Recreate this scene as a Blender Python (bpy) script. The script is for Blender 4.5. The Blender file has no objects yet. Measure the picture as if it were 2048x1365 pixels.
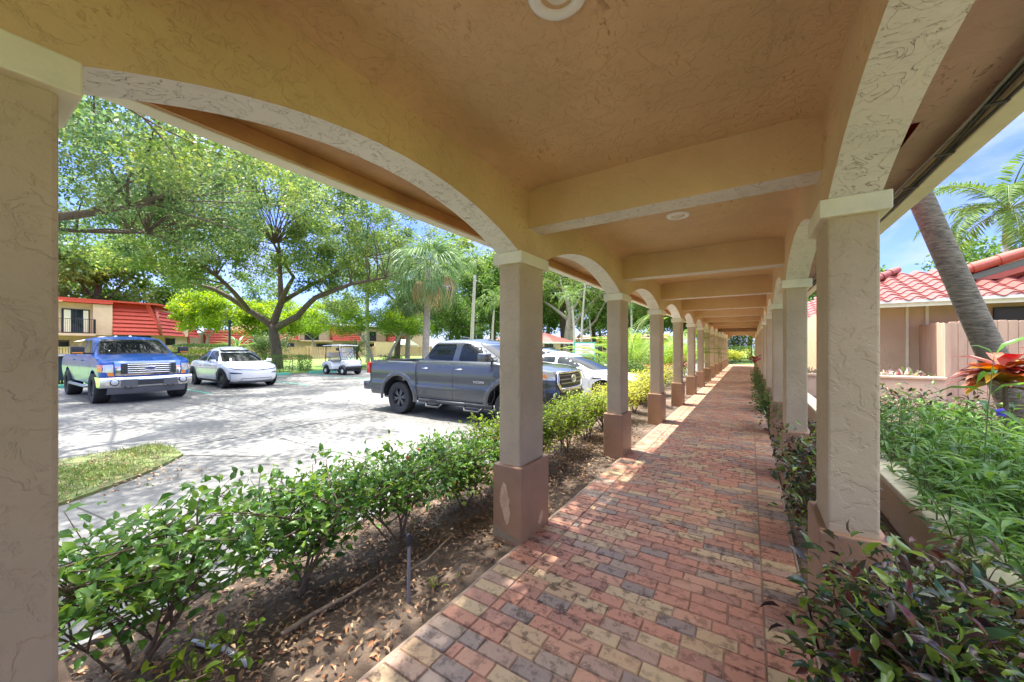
import bpy, bmesh, math, random
import numpy as np
from mathutils import Vector, Matrix
R = math.radians
rng = random.Random(11)
nr = np.random.default_rng(11)
SC = bpy.context.scene
COL = SC.collection

# ------------------------------------------------------------------ helpers
def tag(o, label=None, cat=None, group=None, kind=None):
    if label: o['label'] = label
    if cat: o['category'] = cat
    if group: o['group'] = group
    if kind: o['kind'] = kind
    return o

def thing(name, label, cat, loc=(0, 0, 0), rz=0.0, group=None):
    o = bpy.data.objects.new(name, None)
    COL.objects.link(o)
    o.location = loc
    o.rotation_euler = (0, 0, rz)
    o.empty_display_size = 0.2
    return tag(o, label, cat, group)

def copy_tree(o, parent=None):
    c = o.copy()
    COL.objects.link(c)
    c.parent = parent
    for ch in list(o.children):
        copy_tree(ch, c)
    return c

def link(name, me, m, parent=None, smooth=False, angle=None):
    o = bpy.data.objects.new(name, me)
    COL.objects.link(o)
    for mm in (m if isinstance(m, (list, tuple)) else [m]):
        me.materials.append(mm)
    if smooth:
        me.polygons.foreach_set('use_smooth', [True] * len(me.polygons))
        if angle:
            me.set_sharp_from_angle(angle=R(angle))
    if parent: o.parent = parent
    return o

class MB:
    def __init__(s):
        s.v = []; s.f = []; s.mi = []
    def add(s, vs, fs, mi=0):
        b = len(s.v)
        s.v.extend([tuple(x) for x in vs])
        s.f.extend([tuple(i + b for i in f) for f in fs])
        s.mi.extend([mi] * len(fs))
    def box(s, x0, x1, y0, y1, z0, z1, mi=0):
        v = [(x0, y0, z0), (x1, y0, z0), (x1, y1, z0), (x0, y1, z0), (x0, y0, z1), (x1, y0, z1), (x1, y1, z1), (x0, y1, z1)]
        s.add(v, [(0, 3, 2, 1), (4, 5, 6, 7), (0, 1, 5, 4), (1, 2, 6, 5), (2, 3, 7, 6), (3, 0, 4, 7)], mi)
    def quad(s, a, b, c, d, mi=0):
        s.add([a, b, c, d], [(0, 1, 2, 3)], mi)
    def bar(s, p, q, w, h=None, up=(0, 0, 1), mi=0):
        h = h or w
        p = Vector(p); q = Vector(q); d = (q - p).normalized()
        u = Vector(up)
        if abs(d.dot(u)) > .98: u = Vector((1, 0, 0))
        sx = d.cross(u).normalized() * w / 2; sy = sx.cross(d).normalized() * h / 2
        v = [e + a * sx + b * sy for e in (p, q) for a, b in ((-1, -1), (1, -1), (1, 1), (-1, 1))]
        s.add(v, [(0, 1, 2, 3), (7, 6, 5, 4), (0, 4, 5, 1), (1, 5, 6, 2), (2, 6, 7, 3), (3, 7, 4, 0)], mi)
    def tube(s, pts, rad, n=8, cap=True, mi=0, sq=1.0):
        pts = [Vector(p) for p in pts]
        k = len(pts)
        if not hasattr(rad, '__len__'): rad = [rad] * k
        ref = Vector((0, 0, 1))
        if abs((pts[-1] - pts[0]).normalized().dot(ref)) > .9: ref = Vector((1, 0, 0))
        vs = []
        for i, p in enumerate(pts):
            d = (pts[min(i + 1, k - 1)] - pts[max(i - 1, 0)]).normalized()
            a = d.cross(ref).normalized(); b = a.cross(d).normalized()
            for j in range(n):
                t = 2 * math.pi * j / n
                vs.append(p + (a * math.cos(t) + b * math.sin(t) * sq) * rad[i])
        fs = [(i * n + j, i * n + (j + 1) % n, (i + 1) * n + (j + 1) % n, (i + 1) * n + j) for i in range(k - 1) for j in range(n)]
        if cap:
            fs.append(tuple(range(n - 1, -1, -1))); fs.append(tuple((k - 1) * n + j for j in range(n)))
        s.add(vs, fs, mi)
    def lathe(s, prof, n=24, axis='z', c=(0, 0, 0), mi=0):
        vs = []
        for (r, h) in prof:
            for j in range(n):
                t = 2 * math.pi * j / n
                a, b = r * math.cos(t), r * math.sin(t)
                if axis == 'z': p = (a, b, h)
                elif axis == 'y': p = (a, h, b)
                else: p = (h, a, b)
                vs.append((p[0] + c[0], p[1] + c[1], p[2] + c[2]))
        k = len(prof)
        fs = [(i * n + j, i * n + (j + 1) % n, (i + 1) * n + (j + 1) % n, (i + 1) * n + j) for i in range(k - 1) for j in range(n)]
        s.add(vs, fs, mi)
    def grid(s, rows, mi=0, close=False):
        n = len(rows[0]); vs = [p for r in rows for p in r]
        fs = [(i * n + j, i * n + j + 1, (i + 1) * n + j + 1, (i + 1) * n + j) for i in range(len(rows) - 1) for j in range(n - 1)]
        s.add(vs, fs, mi)
    def prism(s, poly, axis, a, b, mi=0):
        """poly of 2-D points extruded along axis ('x': poly=(y,z); 'y': (x,z); 'z': (x,y))"""
        n = len(poly)
        def P(p, h):
            return (h, p[0], p[1]) if axis == 'x' else ((p[0], h, p[1]) if axis == 'y' else (p[0], p[1], h))
        vs = [P(p, a) for p in poly] + [P(p, b) for p in poly]
        fs = [tuple(range(n)), tuple(range(2 * n - 1, n - 1, -1))] + [(i, (i + 1) % n, n + (i + 1) % n, n + i) for i in range(n)]
        s.add(vs, fs, mi)
    def build(s, name, m, parent=None, smooth=False, angle=None, bevel=0, seg=2, fix=True, weld=False):
        me = bpy.data.meshes.new(name)
        me.from_pydata(s.v, [], s.f)
        if any(s.mi): me.polygons.foreach_set('material_index', s.mi)
        if fix or bevel or weld:
            bm = bmesh.new(); bm.from_mesh(me)
            if weld: bmesh.ops.remove_doubles(bm, verts=bm.verts, dist=2e-4)
            if fix: bmesh.ops.recalc_face_normals(bm, faces=bm.faces)
            if bevel:
                es = [e for e in bm.edges if len(e.link_faces) == 2 and e.calc_face_angle(0) > R(25)]
                bmesh.ops.bevel(bm, geom=es, offset=bevel, segments=seg, profile=.5, affect='EDGES', clamp_overlap=True)
            bm.to_mesh(me); bm.free()
        me.update()
        return link(name, me, m, parent, smooth, angle)

def text_mesh(body, size, extrude=0.002):
    cu = bpy.data.curves.new('t', 'FONT'); cu.body = body; cu.size = size; cu.extrude = extrude
    cu.align_x = 'CENTER'; cu.align_y = 'CENTER'
    o = bpy.data.objects.new('t', cu); COL.objects.link(o)
    dg = bpy.context.evaluated_depsgraph_get(); dg.update()
    me = bpy.data.meshes.new_from_object(o.evaluated_get(dg))
    bpy.data.objects.remove(o)
    return me

# ------------------------------------------------------------------ materials
def newmat(name):
    m = bpy.data.materials.new(name); m.use_nodes = True
    nt = m.node_tree; nt.nodes.clear()
    return m, nt
def N(nt, t, **kw):
    n = nt.nodes.new(t)
    for k, v in kw.items():
        if k.startswith('i_'):
            n.inputs[k[2:].replace('_', ' ')].default_value = v
        else: setattr(n, k, v)
    return n
def L(nt, a, ao, b, bi): nt.links.new(a.outputs[ao], b.inputs[bi])
def c4(c): return (c[0], c[1], c[2], 1)
def ramp(nt, stops, interp='LINEAR'):
    n = nt.nodes.new('ShaderNodeValToRGB'); cr = n.color_ramp; cr.interpolation = interp
    while len(cr.elements) > 1: cr.elements.remove(cr.elements[-1])
    cr.elements[0].position = stops[0][0]; cr.elements[0].color = c4(stops[0][1])
    for p, c in stops[1:]:
        e = cr.elements.new(p); e.color = c4(c)
    return n
def mixc(nt, fac, a, b):
    """fac socket, a/b colour tuple or socket -> output socket"""
    n = nt.nodes.new('ShaderNodeMix'); n.data_type = 'RGBA'
    if isinstance(fac, (int, float)): n.inputs[0].default_value = fac
    else: nt.links.new(fac, n.inputs[0])
    for i, x in ((6, a), (7, b)):
        if isinstance(x, tuple): n.inputs[i].default_value = c4(x)
        else: nt.links.new(x, n.inputs[i])
    return n.outputs[2]

def mat(name, base, rough=.6, metal=0.0, var=0.0, vs=3.0, bump=0.0, bs=30.0, coat=0.0, spec=.5, stretch=None, dark=None):
    m, nt = newmat(name)
    out = N(nt, 'ShaderNodeOutputMaterial'); p = N(nt, 'ShaderNodeBsdfPrincipled')
    L(nt, p, 0, out, 0)
    p.inputs['Base Color'].default_value = c4(base); p.inputs['Roughness'].default_value = rough
    p.inputs['Metallic'].default_value = metal; p.inputs['Coat Weight'].default_value = coat
    p.inputs['Coat Roughness'].default_value = .04; p.inputs['Specular IOR Level'].default_value = spec
    if var or bump:
        tc = N(nt, 'ShaderNodeTexCoord'); vec = tc.outputs['Object']
        if stretch:
            mp = N(nt, 'ShaderNodeMapping'); mp.inputs['Scale'].default_value = stretch
            nt.links.new(vec, mp.inputs[0]); vec = mp.outputs[0]
    if var:
        n = N(nt, 'ShaderNodeTexNoise', i_Scale=vs, i_Detail=6.0, i_Roughness=.65); nt.links.new(vec, n.inputs[0])
        lo = dark or tuple(x * (1 - var) for x in base); hi = tuple(min(1, x * (1 + var * .6)) for x in base)
        r = ramp(nt, [(.3, lo), (.5, base), (.7, hi)]); L(nt, n, 0, r, 0); L(nt, r, 0, p, 'Base Color')
    if bump:
        n2 = N(nt, 'ShaderNodeTexNoise', i_Scale=bs, i_Detail=5.0); nt.links.new(vec, n2.inputs[0])
        b = N(nt, 'ShaderNodeBump', i_Strength=bump, i_Distance=.02); L(nt, n2, 0, b, 'Height'); L(nt, b, 0, p, 'Normal')
    return m

def stucco(name, base, dirt, trowel=1.0, scale=5.0, wear=.25, ridge=.5, cover=(.47, .58), strokes=0.0, lines=.3, plateau=1.0):
    """skip-trowel stucco: curling ridges with dust caught in them, broad blotches"""
    m, nt = newmat(name)
    out = N(nt, 'ShaderNodeOutputMaterial'); p = N(nt, 'ShaderNodeBsdfPrincipled', i_Roughness=.62)
    p.inputs['Specular IOR Level'].default_value = .35
    L(nt, p, 0, out, 0)
    tc = N(nt, 'ShaderNodeTexCoord')
    n1 = N(nt, 'ShaderNodeTexNoise', i_Scale=scale, i_Detail=3.0, i_Roughness=.55, i_Distortion=1.6)
    L(nt, tc, 'Object', n1, 0)
    # ridge lines where the noise crosses its middle, broken up by a second noise
    r1 = ramp(nt, [(.485, (0, 0, 0)), (.5, (1, 1, 1)), (.504, (.12, .12, .12)), (.56, (0, 0, 0))]); L(nt, n1, 0, r1, 0)
    n2 = N(nt, 'ShaderNodeTexNoise', i_Scale=scale * 1.25, i_Detail=2.5); L(nt, tc, 'Object', n2, 0)
    r2 = ramp(nt, [(cover[0], (0, 0, 0)), (cover[1], (1, 1, 1))]); L(nt, n2, 0, r2, 0)
    mul = N(nt, 'ShaderNodeMath', operation='MULTIPLY'); L(nt, r1, 0, mul, 0); L(nt, r2, 0, mul, 1)
    n3 = N(nt, 'ShaderNodeTexNoise', i_Scale=90.0, i_Detail=3.0); L(nt, tc, 'Object', n3, 0)
    n4 = N(nt, 'ShaderNodeTexNoise', i_Scale=1.3, i_Detail=5.0, i_Roughness=.6); L(nt, tc, 'Object', n4, 0)
    r4 = ramp(nt, [(.35, tuple(x * (1 - wear) for x in base)), (.62, base)]); L(nt, n4, 0, r4, 0)
    md = N(nt, 'ShaderNodeMath', operation='MULTIPLY'); md.inputs[1].default_value = ridge; L(nt, mul, 0, md, 0)
    col = mixc(nt, md.outputs[0], r4.outputs[0], dirt)
    if strokes:   # clusters of short scratches where the trowel dragged
        mpp = N(nt, 'ShaderNodeMapping'); mpp.inputs['Scale'].default_value = (1, .45, 1); mpp.inputs['Rotation'].default_value = (0, 0, .6); L(nt, tc, 'Object', mpp, 0)
        s1 = N(nt, 'ShaderNodeTexNoise', i_Scale=34.0, i_Detail=3.0, i_Distortion=1.2); L(nt, mpp, 0, s1, 0)
        q1 = ramp(nt, [(.60, (0, 0, 0)), (.67, (1, 1, 1))]); L(nt, s1, 0, q1, 0)
        s2 = N(nt, 'ShaderNodeTexNoise', i_Scale=2.6, i_Detail=4.0, i_Roughness=.7); L(nt, tc, 'Object', s2, 0)
        q2 = ramp(nt, [(.50, (0, 0, 0)), (.64, (1, 1, 1))]); L(nt, s2, 0, q2, 0)
        sm = N(nt, 'ShaderNodeMath', operation='MULTIPLY'); L(nt, q1, 0, sm, 0); L(nt, q2, 0, sm, 1)
        sm2 = N(nt, 'ShaderNodeMath', operation='MULTIPLY'); sm2.inputs[1].default_value = strokes; L(nt, sm, 0, sm2, 0)
        col = mixc(nt, sm2.outputs[0], col, dirt)
        ma = N(nt, 'ShaderNodeMath', operation='MAXIMUM'); L(nt, mul, 0, ma, 0); L(nt, sm, 0, ma, 1); mul = ma
    nt.links.new(col, p.inputs['Base Color'])
    lm = N(nt, 'ShaderNodeMath', operation='MULTIPLY'); lm.inputs[1].default_value = lines; L(nt, mul, 0, lm, 0)
    h = N(nt, 'ShaderNodeMath', operation='MULTIPLY_ADD'); h.inputs[1].default_value = .16; L(nt, n3, 0, h, 0); L(nt, lm, 0, h, 2)
    # knocked-down plateaus: raised flats of plaster with ragged edges
    k1 = N(nt, 'ShaderNodeTexNoise', i_Scale=scale * 1.7, i_Detail=5.0, i_Roughness=.62, i_Distortion=.5); L(nt, tc, 'Object', k1, 0)
    kr = ramp(nt, [(.45, (0, 0, 0)), (.50, (.75, .75, .75)), (.62, (1, 1, 1))]); L(nt, k1, 0, kr, 0)
    h2 = N(nt, 'ShaderNodeMath', operation='MULTIPLY_ADD'); h2.inputs[1].default_value = .42 * plateau; L(nt, kr, 0, h2, 0); L(nt, h, 0, h2, 2)
    b = N(nt, 'ShaderNodeBump', i_Strength=.55 * trowel, i_Distance=.012); L(nt, h2, 0, b, 'Height'); L(nt, b, 0, p, 'Normal')
    return m

def leafmat(name, cols, rough=.45, trans=.35, spec=.4, clump=.55):
    """per-leaf colour from a ramp, some light let through the blade"""
    m, nt = newmat(name)
    out = N(nt, 'ShaderNodeOutputMaterial'); p = N(nt, 'ShaderNodeBsdfPrincipled', i_Roughness=rough)
    p.inputs['Specular IOR Level'].default_value = spec
    g = N(nt, 'ShaderNodeNewGeometry')
    k = len(cols)
    r = ramp(nt, [(i / max(1, k - 1), c) for i, c in enumerate(cols)]); tcl = N(nt, 'ShaderNodeTexCoord'); cn_ = N(nt, 'ShaderNodeTexNoise', i_Scale=clump, i_Detail=2.0); L(nt, tcl, 'Object', cn_, 0)
    mr = N(nt, 'ShaderNodeMapRange'); mr.inputs[1].default_value = .32; mr.inputs[2].default_value = .68; mr.inputs[3].default_value = -.28; mr.inputs[4].default_value = .28; L(nt, cn_, 0, mr, 0)
    ad = N(nt, 'ShaderNodeMath', operation='MULTIPLY_ADD', use_clamp=True); ad.inputs[1].default_value = .62; L(nt, g, 'Random Per Island', ad, 0)
    of = N(nt, 'ShaderNodeMath', operation='ADD'); of.inputs[1].default_value = .19; L(nt, mr, 0, of, 0); L(nt, of, 0, ad, 2); L(nt, ad, 0, r, 0)
    L(nt, r, 0, p, 'Base Color')
    t = N(nt, 'ShaderNodeBsdfTranslucent')
    hs = N(nt, 'ShaderNodeHueSaturation', i_Hue=.485, i_Saturation=1.1, i_Value=1.5); L(nt, r, 0, hs, 'Color'); L(nt, hs, 0, t, 'Color')
    mx = N(nt, 'ShaderNodeMixShader'); mx.inputs[0].default_value = trans
    L(nt, p, 0, mx, 1); L(nt, t, 0, mx, 2); L(nt, mx, 0, out, 0)
    return m

def glassmat(name, tint=(.008, .010, .012), rough=.02):
    return mat(name, tint, rough, 0, spec=.3)

# ------------------------------------------------------------------ leaves
def norm(a): return a / np.maximum(np.linalg.norm(a, axis=1, keepdims=True), 1e-9)
def leaf_arrays(P, D, U, ln, w, kind='rhomb', fold=.25, droop=.25):
    """P base points, D directions, U up-ish; returns verts, tris-as-faces list info"""
    n = len(P); D = norm(D); S = norm(np.cross(D, U)); U = np.cross(S, D)
    ln = np.broadcast_to(np.asarray(ln, float), (n,))[:, None]; w = np.broadcast_to(np.asarray(w, float), (n,))[:, None]
    if kind == 'rhomb':
        mid = P + D * ln * .5
        V = np.stack([P, mid + S * w * .5, P + D * ln - U * ln * droop * .3, mid - S * w * .5], 1)
        return V.reshape(-1, 3), [(0, 1, 2, 3)], 4
    c1 = P + D * ln * .33 + U * ln * .03; c2 = P + D * ln * .68 - U * ln * droop * .25; t = P + D * ln * .98 - U * ln * droop
    up = U * w * fold
    V = np.stack([P, c1 + S * w * .46 + up, c1, c1 - S * w * .46 + up, c2 + S * w * .38 + up, c2, c2 - S * w * .38 + up, t], 1)
    return V.reshape(-1, 3), [(0, 2, 1), (0, 3, 2), (1, 2, 5, 4), (2, 3, 6, 5), (4, 5, 7), (5, 6, 7)], 8

def leaf_object(name, m, parts, parent=None):
    """parts: list of (V, faces, nv) -> one mesh"""
    allv = []; loops = []; starts = []; tot = []; base = 0; lp = 0
    for V, fs, nv in parts:
        n = len(V) // nv
        allv.append(V)
        per = np.concatenate([np.array(f) for f in fs]); sizes = np.array([len(f) for f in fs])
        off = base + np.arange(n) * nv
        loops.append((off[:, None] + per[None, :]).reshape(-1))
        tot.append(np.tile(sizes, n))
        base += len(V)
    V = np.concatenate(allv); lo = np.concatenate(loops).astype(np.int32); tt = np.concatenate(tot).astype(np.int32)
    st = np.concatenate([[0], np.cumsum(tt)[:-1]]).astype(np.int32)
    me = bpy.data.meshes.new(name)
    me.vertices.add(len(V)); me.vertices.foreach_set('co', V.astype(np.float32).reshape(-1))
    me.loops.add(len(lo)); me.loops.foreach_set('vertex_index', lo)
    me.polygons.add(len(tt)); me.polygons.foreach_set('loop_start', st); me.polygons.foreach_set('loop_total', tt)
    me.update(calc_edges=True); me.validate()
    return link(name, me, m, parent)

def rand_dirs(n, up=.2):
    d = nr.normal(size=(n, 3)); d[:, 2] += up
    return norm(d)
def cloud(centers, radii, n, squash=.75):
    """n points gathered round clump centres"""
    centers = np.asarray(centers, float); radii = np.asarray(radii, float)
    i = nr.integers(0, len(centers), n)
    g = norm(nr.normal(size=(n, 3))) * (nr.random((n, 1)) ** .45)
    g[:, 2] *= squash
    return centers[i] + g * radii[i][:, None]

def bez(a, b, bend=0.15, n=6, rg=None):
    a = Vector(a); b = Vector(b); rg = rg or rng
    l = (b - a).length
    c = (a + b) / 2 + Vector((rg.uniform(-1, 1), rg.uniform(-1, 1), rg.uniform(-.2, 1))) * l * bend
    return [a * (1 - t) ** 2 + c * 2 * t * (1 - t) + b * t * t for t in [i / n for i in range(n + 1)]]

def tree(name, label, base, limbs, crowns, leaf, bark, nleaf, lsize=.2, asp=.5, r0=.35, group=None, nclump=60, cl_r=1.0, kind='rhomb', hang=0.0, cat='tree', twig=.035):
    """limbs: list of (points, r_start, r_end) relative to base; crowns: list of (centre, radii, weight)"""
    t = thing(name, label, cat, base, 0, group)
    mb = MB()
    nodes = []
    for pts, ra, rb in limbs:
        P = []
        for i in range(len(pts) - 1):
            seg = bez(pts[i], pts[i + 1], .06, 4)
            P += seg if i == 0 else seg[1:]
        k = len(P); rad = [ra + (rb - ra) * (j / (k - 1)) for j in range(k)]
        mb.tube(P, rad, 10)
        for j in range(k // 3, k): nodes.append((P[j], rad[j]))
    cs = []; rs = []
    wt = sum(c[2] for c in crowns)
    for c, rad, w in crowns:
        m = max(1, int(nclump * w / wt))
        for _ in range(m):
            d = Vector((rng.gauss(0, 1), rng.gauss(0, 1), rng.gauss(0, 1))).normalized()
            q = rng.random() ** .4
            p = Vector(c) + Vector((d.x * rad[0], d.y * rad[1], d.z * rad[2])) * q
            cs.append(p); rs.append(cl_r * rng.uniform(.6, 1.25))
            nd, rr = min(nodes, key=lambda z: (z[0] - p).length + (2.0 if z[0].z > p.z + .5 else 0))
            if rng.random() < .5:
                b = bez(nd, p, .26, 5); ra = min(rr * .6, twig * 2.2)
                mb.tube(b, [ra + (twig * .35 - ra) * (j / 5) for j in range(6)], 5, cap=False)
    mb.build('trunk', bark, t, smooth=True, fix=False)
    P = cloud(cs, rs, nleaf)
    D = rand_dirs(nleaf, .1); D[:, 2] -= hang
    U = rand_dirs(nleaf, .9)
    s = lsize * nr.uniform(.6, 1.3, nleaf)
    leaf_object('crown', leaf, [leaf_arrays(P, D, U, s, s * asp, kind)], t)
    return t
# ------------------------------------------------------------------ shared materials
M = {}
M['tan'] = stucco('tan_stucco', (.70, .475, .262), (.30, .17, .08), 1.25, 6.5, .18, .10, strokes=.75)
M['tan_smooth'] = stucco('tan_stucco_smooth', (.70, .475, .262), (.36, .205, .095), .6, 3.0, .16, .08, strokes=.25)
M['shaft'] = stucco('column_stucco', (.56, .43, .265), (.25, .17, .10), 1.25, 5.5, .2, .0, strokes=.18, lines=0.0)
M['pale'] = stucco('pale_soffit_stucco', (.80, .74, .67), (.22, .15, .10), 1.2, 8.5, .12, .75, lines=1.0, plateau=.5, cover=(.36, .48))
M['plinth'] = mat('plinth_brown_paint', (.36, .205, .115), .5, var=.16, vs=4, bump=.15, bs=60)
M['cream'] = mat('cream_paint', (.74, .68, .50), .5, var=.12, vs=5, bump=.1, bs=40)
M['soffit'] = mat('soffit_tan_board', (.50, .27, .10), .6, var=.25, vs=3, bump=.2, bs=25)
M['soffitpink'] = stucco('soffit_weathered', (.56, .39, .32), (.15, .09, .06), .8, 3.4, .35, .5, strokes=.8)
M['white'] = mat('white_plastic', (.85, .85, .82), .35)
M['lens'] = mat('frosted_lens', (.75, .70, .60), .25)
M['bark'] = mat('grey_brown_bark', (.13, .095, .07), .9, var=.45, vs=9, bump=.9, bs=14, stretch=(1, 1, .3))
M['barkpale'] = mat('pale_bark', (.34, .29, .23), .85, var=.4, vs=6, bump=.6, bs=20)
M['palmbark'] = mat('ringed_palm_bark', (.16, .135, .105), .85, var=.6, vs=9, bump=1.0, bs=10, stretch=(1, 1, 3.5))
M['palmpale'] = mat('pale_palm_bark', (.46, .42, .36), .8, var=.3, vs=5, bump=.4, bs=10, stretch=(1, 1, 5))
M['stem'] = mat('brown_stem', (.17, .115, .075), .8, var=.35, vs=20, bump=.4, bs=60)
M['greenstem'] = mat('green_stem', (.12, .17, .05), .6)
M['oakleaf'] = leafmat('oak_leaf', [(0.054, 0.107, 0.034), (0.095, 0.171, 0.046), (0.162, 0.242, 0.055), (0.286, 0.329, 0.092)], .5, .42, .25)
M['oakleaf2'] = leafmat('oak_leaf_bluish', [(0.058, 0.118, 0.056), (0.107, 0.191, 0.086), (0.177, 0.25, 0.095), (0.274, 0.323, 0.133)], .48, .42, .25)
M['limeleaf'] = leafmat('lime_leaf', [(0.108, 0.194, 0.022), (0.184, 0.292, 0.027), (0.281, 0.367, 0.043)], .45, .5, .25)
M['featherleaf'] = leafmat('feathery_leaf', [(0.078, 0.168, 0.022), (0.134, 0.246, 0.028), (0.213, 0.314, 0.034)], .5, .45, .25)
M['darkleaf'] = leafmat('dark_leaf', [(0.031, 0.07, 0.022), (0.062, 0.118, 0.03), (0.094, 0.153, 0.046)], .4, .35, .25)
M['hedgeleaf'] = leafmat('hedge_leaf', [(0.039, 0.111, 0.03), (0.077, 0.186, 0.038), (0.132, 0.271, 0.046), (0.219, 0.354, 0.057), (0.371, 0.338, 0.066)], .3, .35, .3)
M['hedgelime'] = leafmat('hedge_leaf_lime', [(0.062, 0.133, 0.02), (0.141, 0.23, 0.027), (0.251, 0.338, 0.04), (0.408, 0.435, 0.067)], .35, .42, .3)
M['gold'] = leafmat('golden_leaf', [(0.184, 0.276, 0.027), (0.35, 0.405, 0.055), (0.478, 0.478, 0.11), (0.11, 0.202, 0.027)], .45, .45, .25)
M['hedgedark'] = leafmat('clipped_hedge_leaf', [(0.042, 0.101, 0.024), (0.084, 0.164, 0.033), (0.151, 0.227, 0.049)], .45, .35, .25)
M['palmleaf'] = leafmat('palm_leaflet', [(0.062, 0.141, 0.038), (0.11, 0.2, 0.053), (0.188, 0.258, 0.076)], .35, .4, .3)
M['palmlime'] = leafmat('areca_leaflet', [(0.1, 0.2, 0.03), (0.17, 0.29, 0.04), (0.3, 0.38, 0.07)], .4, .45, .25)
M['fan'] = leafmat('fan_palm_blade', [(0.076, 0.151, 0.054), (0.119, 0.206, 0.076), (0.184, 0.259, 0.108)], .45, .3, .25)
M['deadfan'] = leafmat('dry_fan_blade', [(.34, .24, .11), (.44, .32, .16), (.28, .24, .10)], .7, .2)
M['croton'] = leafmat('croton_leaf', [(.028, .075, .03), (.05, .022, .026), (.035, .10, .035), (.12, .035, .025), (.028, .06, .035), (.24, .34, .04), (.033, .085, .03), (.065, .025, .033), (.03, .05, .03)], .22, .2, .45)
M['crotonred'] = leafmat('red_croton_leaf', [(.55, .06, .03), (.30, .05, .03), (.45, .22, .17), (.18, .06, .03), (.60, .15, .04), (.30, .40, .03), (.5, .09, .03)], .3, .25, .5)
M['cordyline'] = leafmat('magenta_cordyline_leaf', [(.35, .02, .06), (.22, .02, .05), (.45, .06, .10), (.12, .02, .03)], .35, .35)
M['petunia'] = leafmat('lance_leaf', [(0.046, 0.121, 0.028), (0.084, 0.196, 0.041), (0.149, 0.278, 0.054), (0.234, 0.327, 0.09)], .3, .35, .3)
M['grassblade'] = leafmat('grass_blade', [(0.048, 0.115, 0.019), (0.096, 0.182, 0.029), (0.163, 0.23, 0.048), (0.269, 0.24, 0.115)], .5, .3, .25)
M['litter'] = leafmat('dry_leaf', [(0.2, 0.106, 0.05), (0.325, 0.188, 0.094), (0.125, 0.075, 0.044), (0.45, 0.25, 0.125), (0.525, 0.375, 0.225), (0.375, 0.15, 0.062)], .6, .1)
M['flower'] = leafmat('violet_petal', [(.16, .12, .65), (.22, .16, .75)], .5, .4)
M['redflower'] = leafmat('red_petal', [(.6, .02, .03), (.7, .05, .04)], .5, .3)
M['black'] = mat('black_rubber', (.022, .022, .024), .75, bump=.15, bs=40)
M['dark'] = mat('dark_plastic', (.03, .032, .036), .5)
M['chrome'] = mat('chrome', (.82, .83, .85), .08, 1.0)
M['steel'] = mat('grey_metal', (.30, .31, .33), .35, .8)
M['alloy'] = mat('dark_alloy', (.11, .115, .125), .35, .7)
M['alloybright'] = mat('silver_alloy', (.45, .46, .48), .25, .9)
M['glass'] = glassmat('tinted_glass')
M['glassblue'] = glassmat('window_glass', (.018, .024, .027))
M['amber'] = mat('amber_lens', (.75, .22, .03), .15, coat=1)
M['redlens'] = mat('red_lens', (.62, .02, .015), .12, coat=1)
M['headlens'] = mat('clear_lens', (.62, .65, .68), .08, .35, coat=1)
M['green_paint'] = mat('sea_green_paint', (.07, .42, .30), .55, var=.25, vs=8)
M['pole_green'] = mat('dark_green_enamel', (.015, .05, .04), .4)
M['fence'] = mat('tan_fence_wood', (.50, .33, .19), .75, var=.3, vs=4, bump=.3, bs=20, stretch=(1, 1, .2))
M['fencepink'] = mat('pinkish_fence_wood', (.50, .325, .235), .7, var=.22, vs=3, bump=.3, bs=18, stretch=(1, 1, .2))
M['wall'] = mat('beige_stucco', (.56, .40, .25), .8, var=.12, vs=2, bump=.35, bs=60)
M['wallpink'] = mat('pale_pink_stucco', (.60, .43, .30), .8, var=.1, vs=2, bump=.3, bs=50)
M['redtile'] = mat('red_roof_tile', (.48, .055, .03), .6, var=.2, vs=6, bump=.25, bs=30)
M['pinktile'] = mat('clay_roof_tile', (.24, .062, .048), .55, var=.2, vs=5, bump=.2, bs=30)
M['barrel'] = mat('clay_ridge_tile', (.34, .075, .05), .5, var=.15, vs=6, bump=.2, bs=30)
M['bronze'] = mat('dark_bronze_frame', (.025, .025, .03), .4)
M['greygreen'] = mat('grey_green_board', (.12, .14, .11), .7)
M['fabric'] = mat('beige_vinyl', (.55, .50, .42), .6)

# ------------------------------------------------------------------ world, sun, camera
SUN_EL, SUN_AZ = 68.0, 274.0        # degrees; azimuth clockwise from +Y: the sun stands over the car park
w = bpy.data.worlds.new('World'); SC.world = w; w.use_nodes = True
nt = w.node_tree; nt.nodes.clear()
wo = N(nt, 'ShaderNodeOutputWorld'); bg = N(nt, 'ShaderNodeBackground'); bg.inputs[1].default_value = .11
sky = N(nt, 'ShaderNodeTexSky', sky_type='NISHITA', sun_disc=False, sun_elevation=R(SUN_EL), sun_rotation=R(SUN_AZ), air_density=1.0, dust_density=.3, ozone_density=3.0)
tc = N(nt, 'ShaderNodeTexCoord')
mp = N(nt, 'ShaderNodeMapping'); mp.inputs['Scale'].default_value = (1, 1, 2.6); L(nt, tc, 'Generated', mp, 0)
cn = N(nt, 'ShaderNodeTexNoise', i_Scale=2.6, i_Detail=9.0, i_Roughness=.58, i_Distortion=.4); L(nt, mp, 0, cn, 0)
cr = ramp(nt, [(.46, (0, 0, 0)), (.66, (1, 1, 1))]); L(nt, cn, 0, cr, 0)
cc = mixc(nt, cr.outputs[0], sky.outputs[0], (4.6, 4.9, 5.4))
hz = N(nt, 'ShaderNodeSeparateXYZ'); L(nt, tc, 'Generated', hz, 0); hm = N(nt, 'ShaderNodeMapRange'); hm.inputs[1].default_value = .45; hm.inputs[2].default_value = .8; hm.inputs[4].default_value = .75; L(nt, hz, 2, hm, 0)
cc = mixc(nt, hm.outputs[0], cc, (4.9, 4.75, 4.5))
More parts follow.
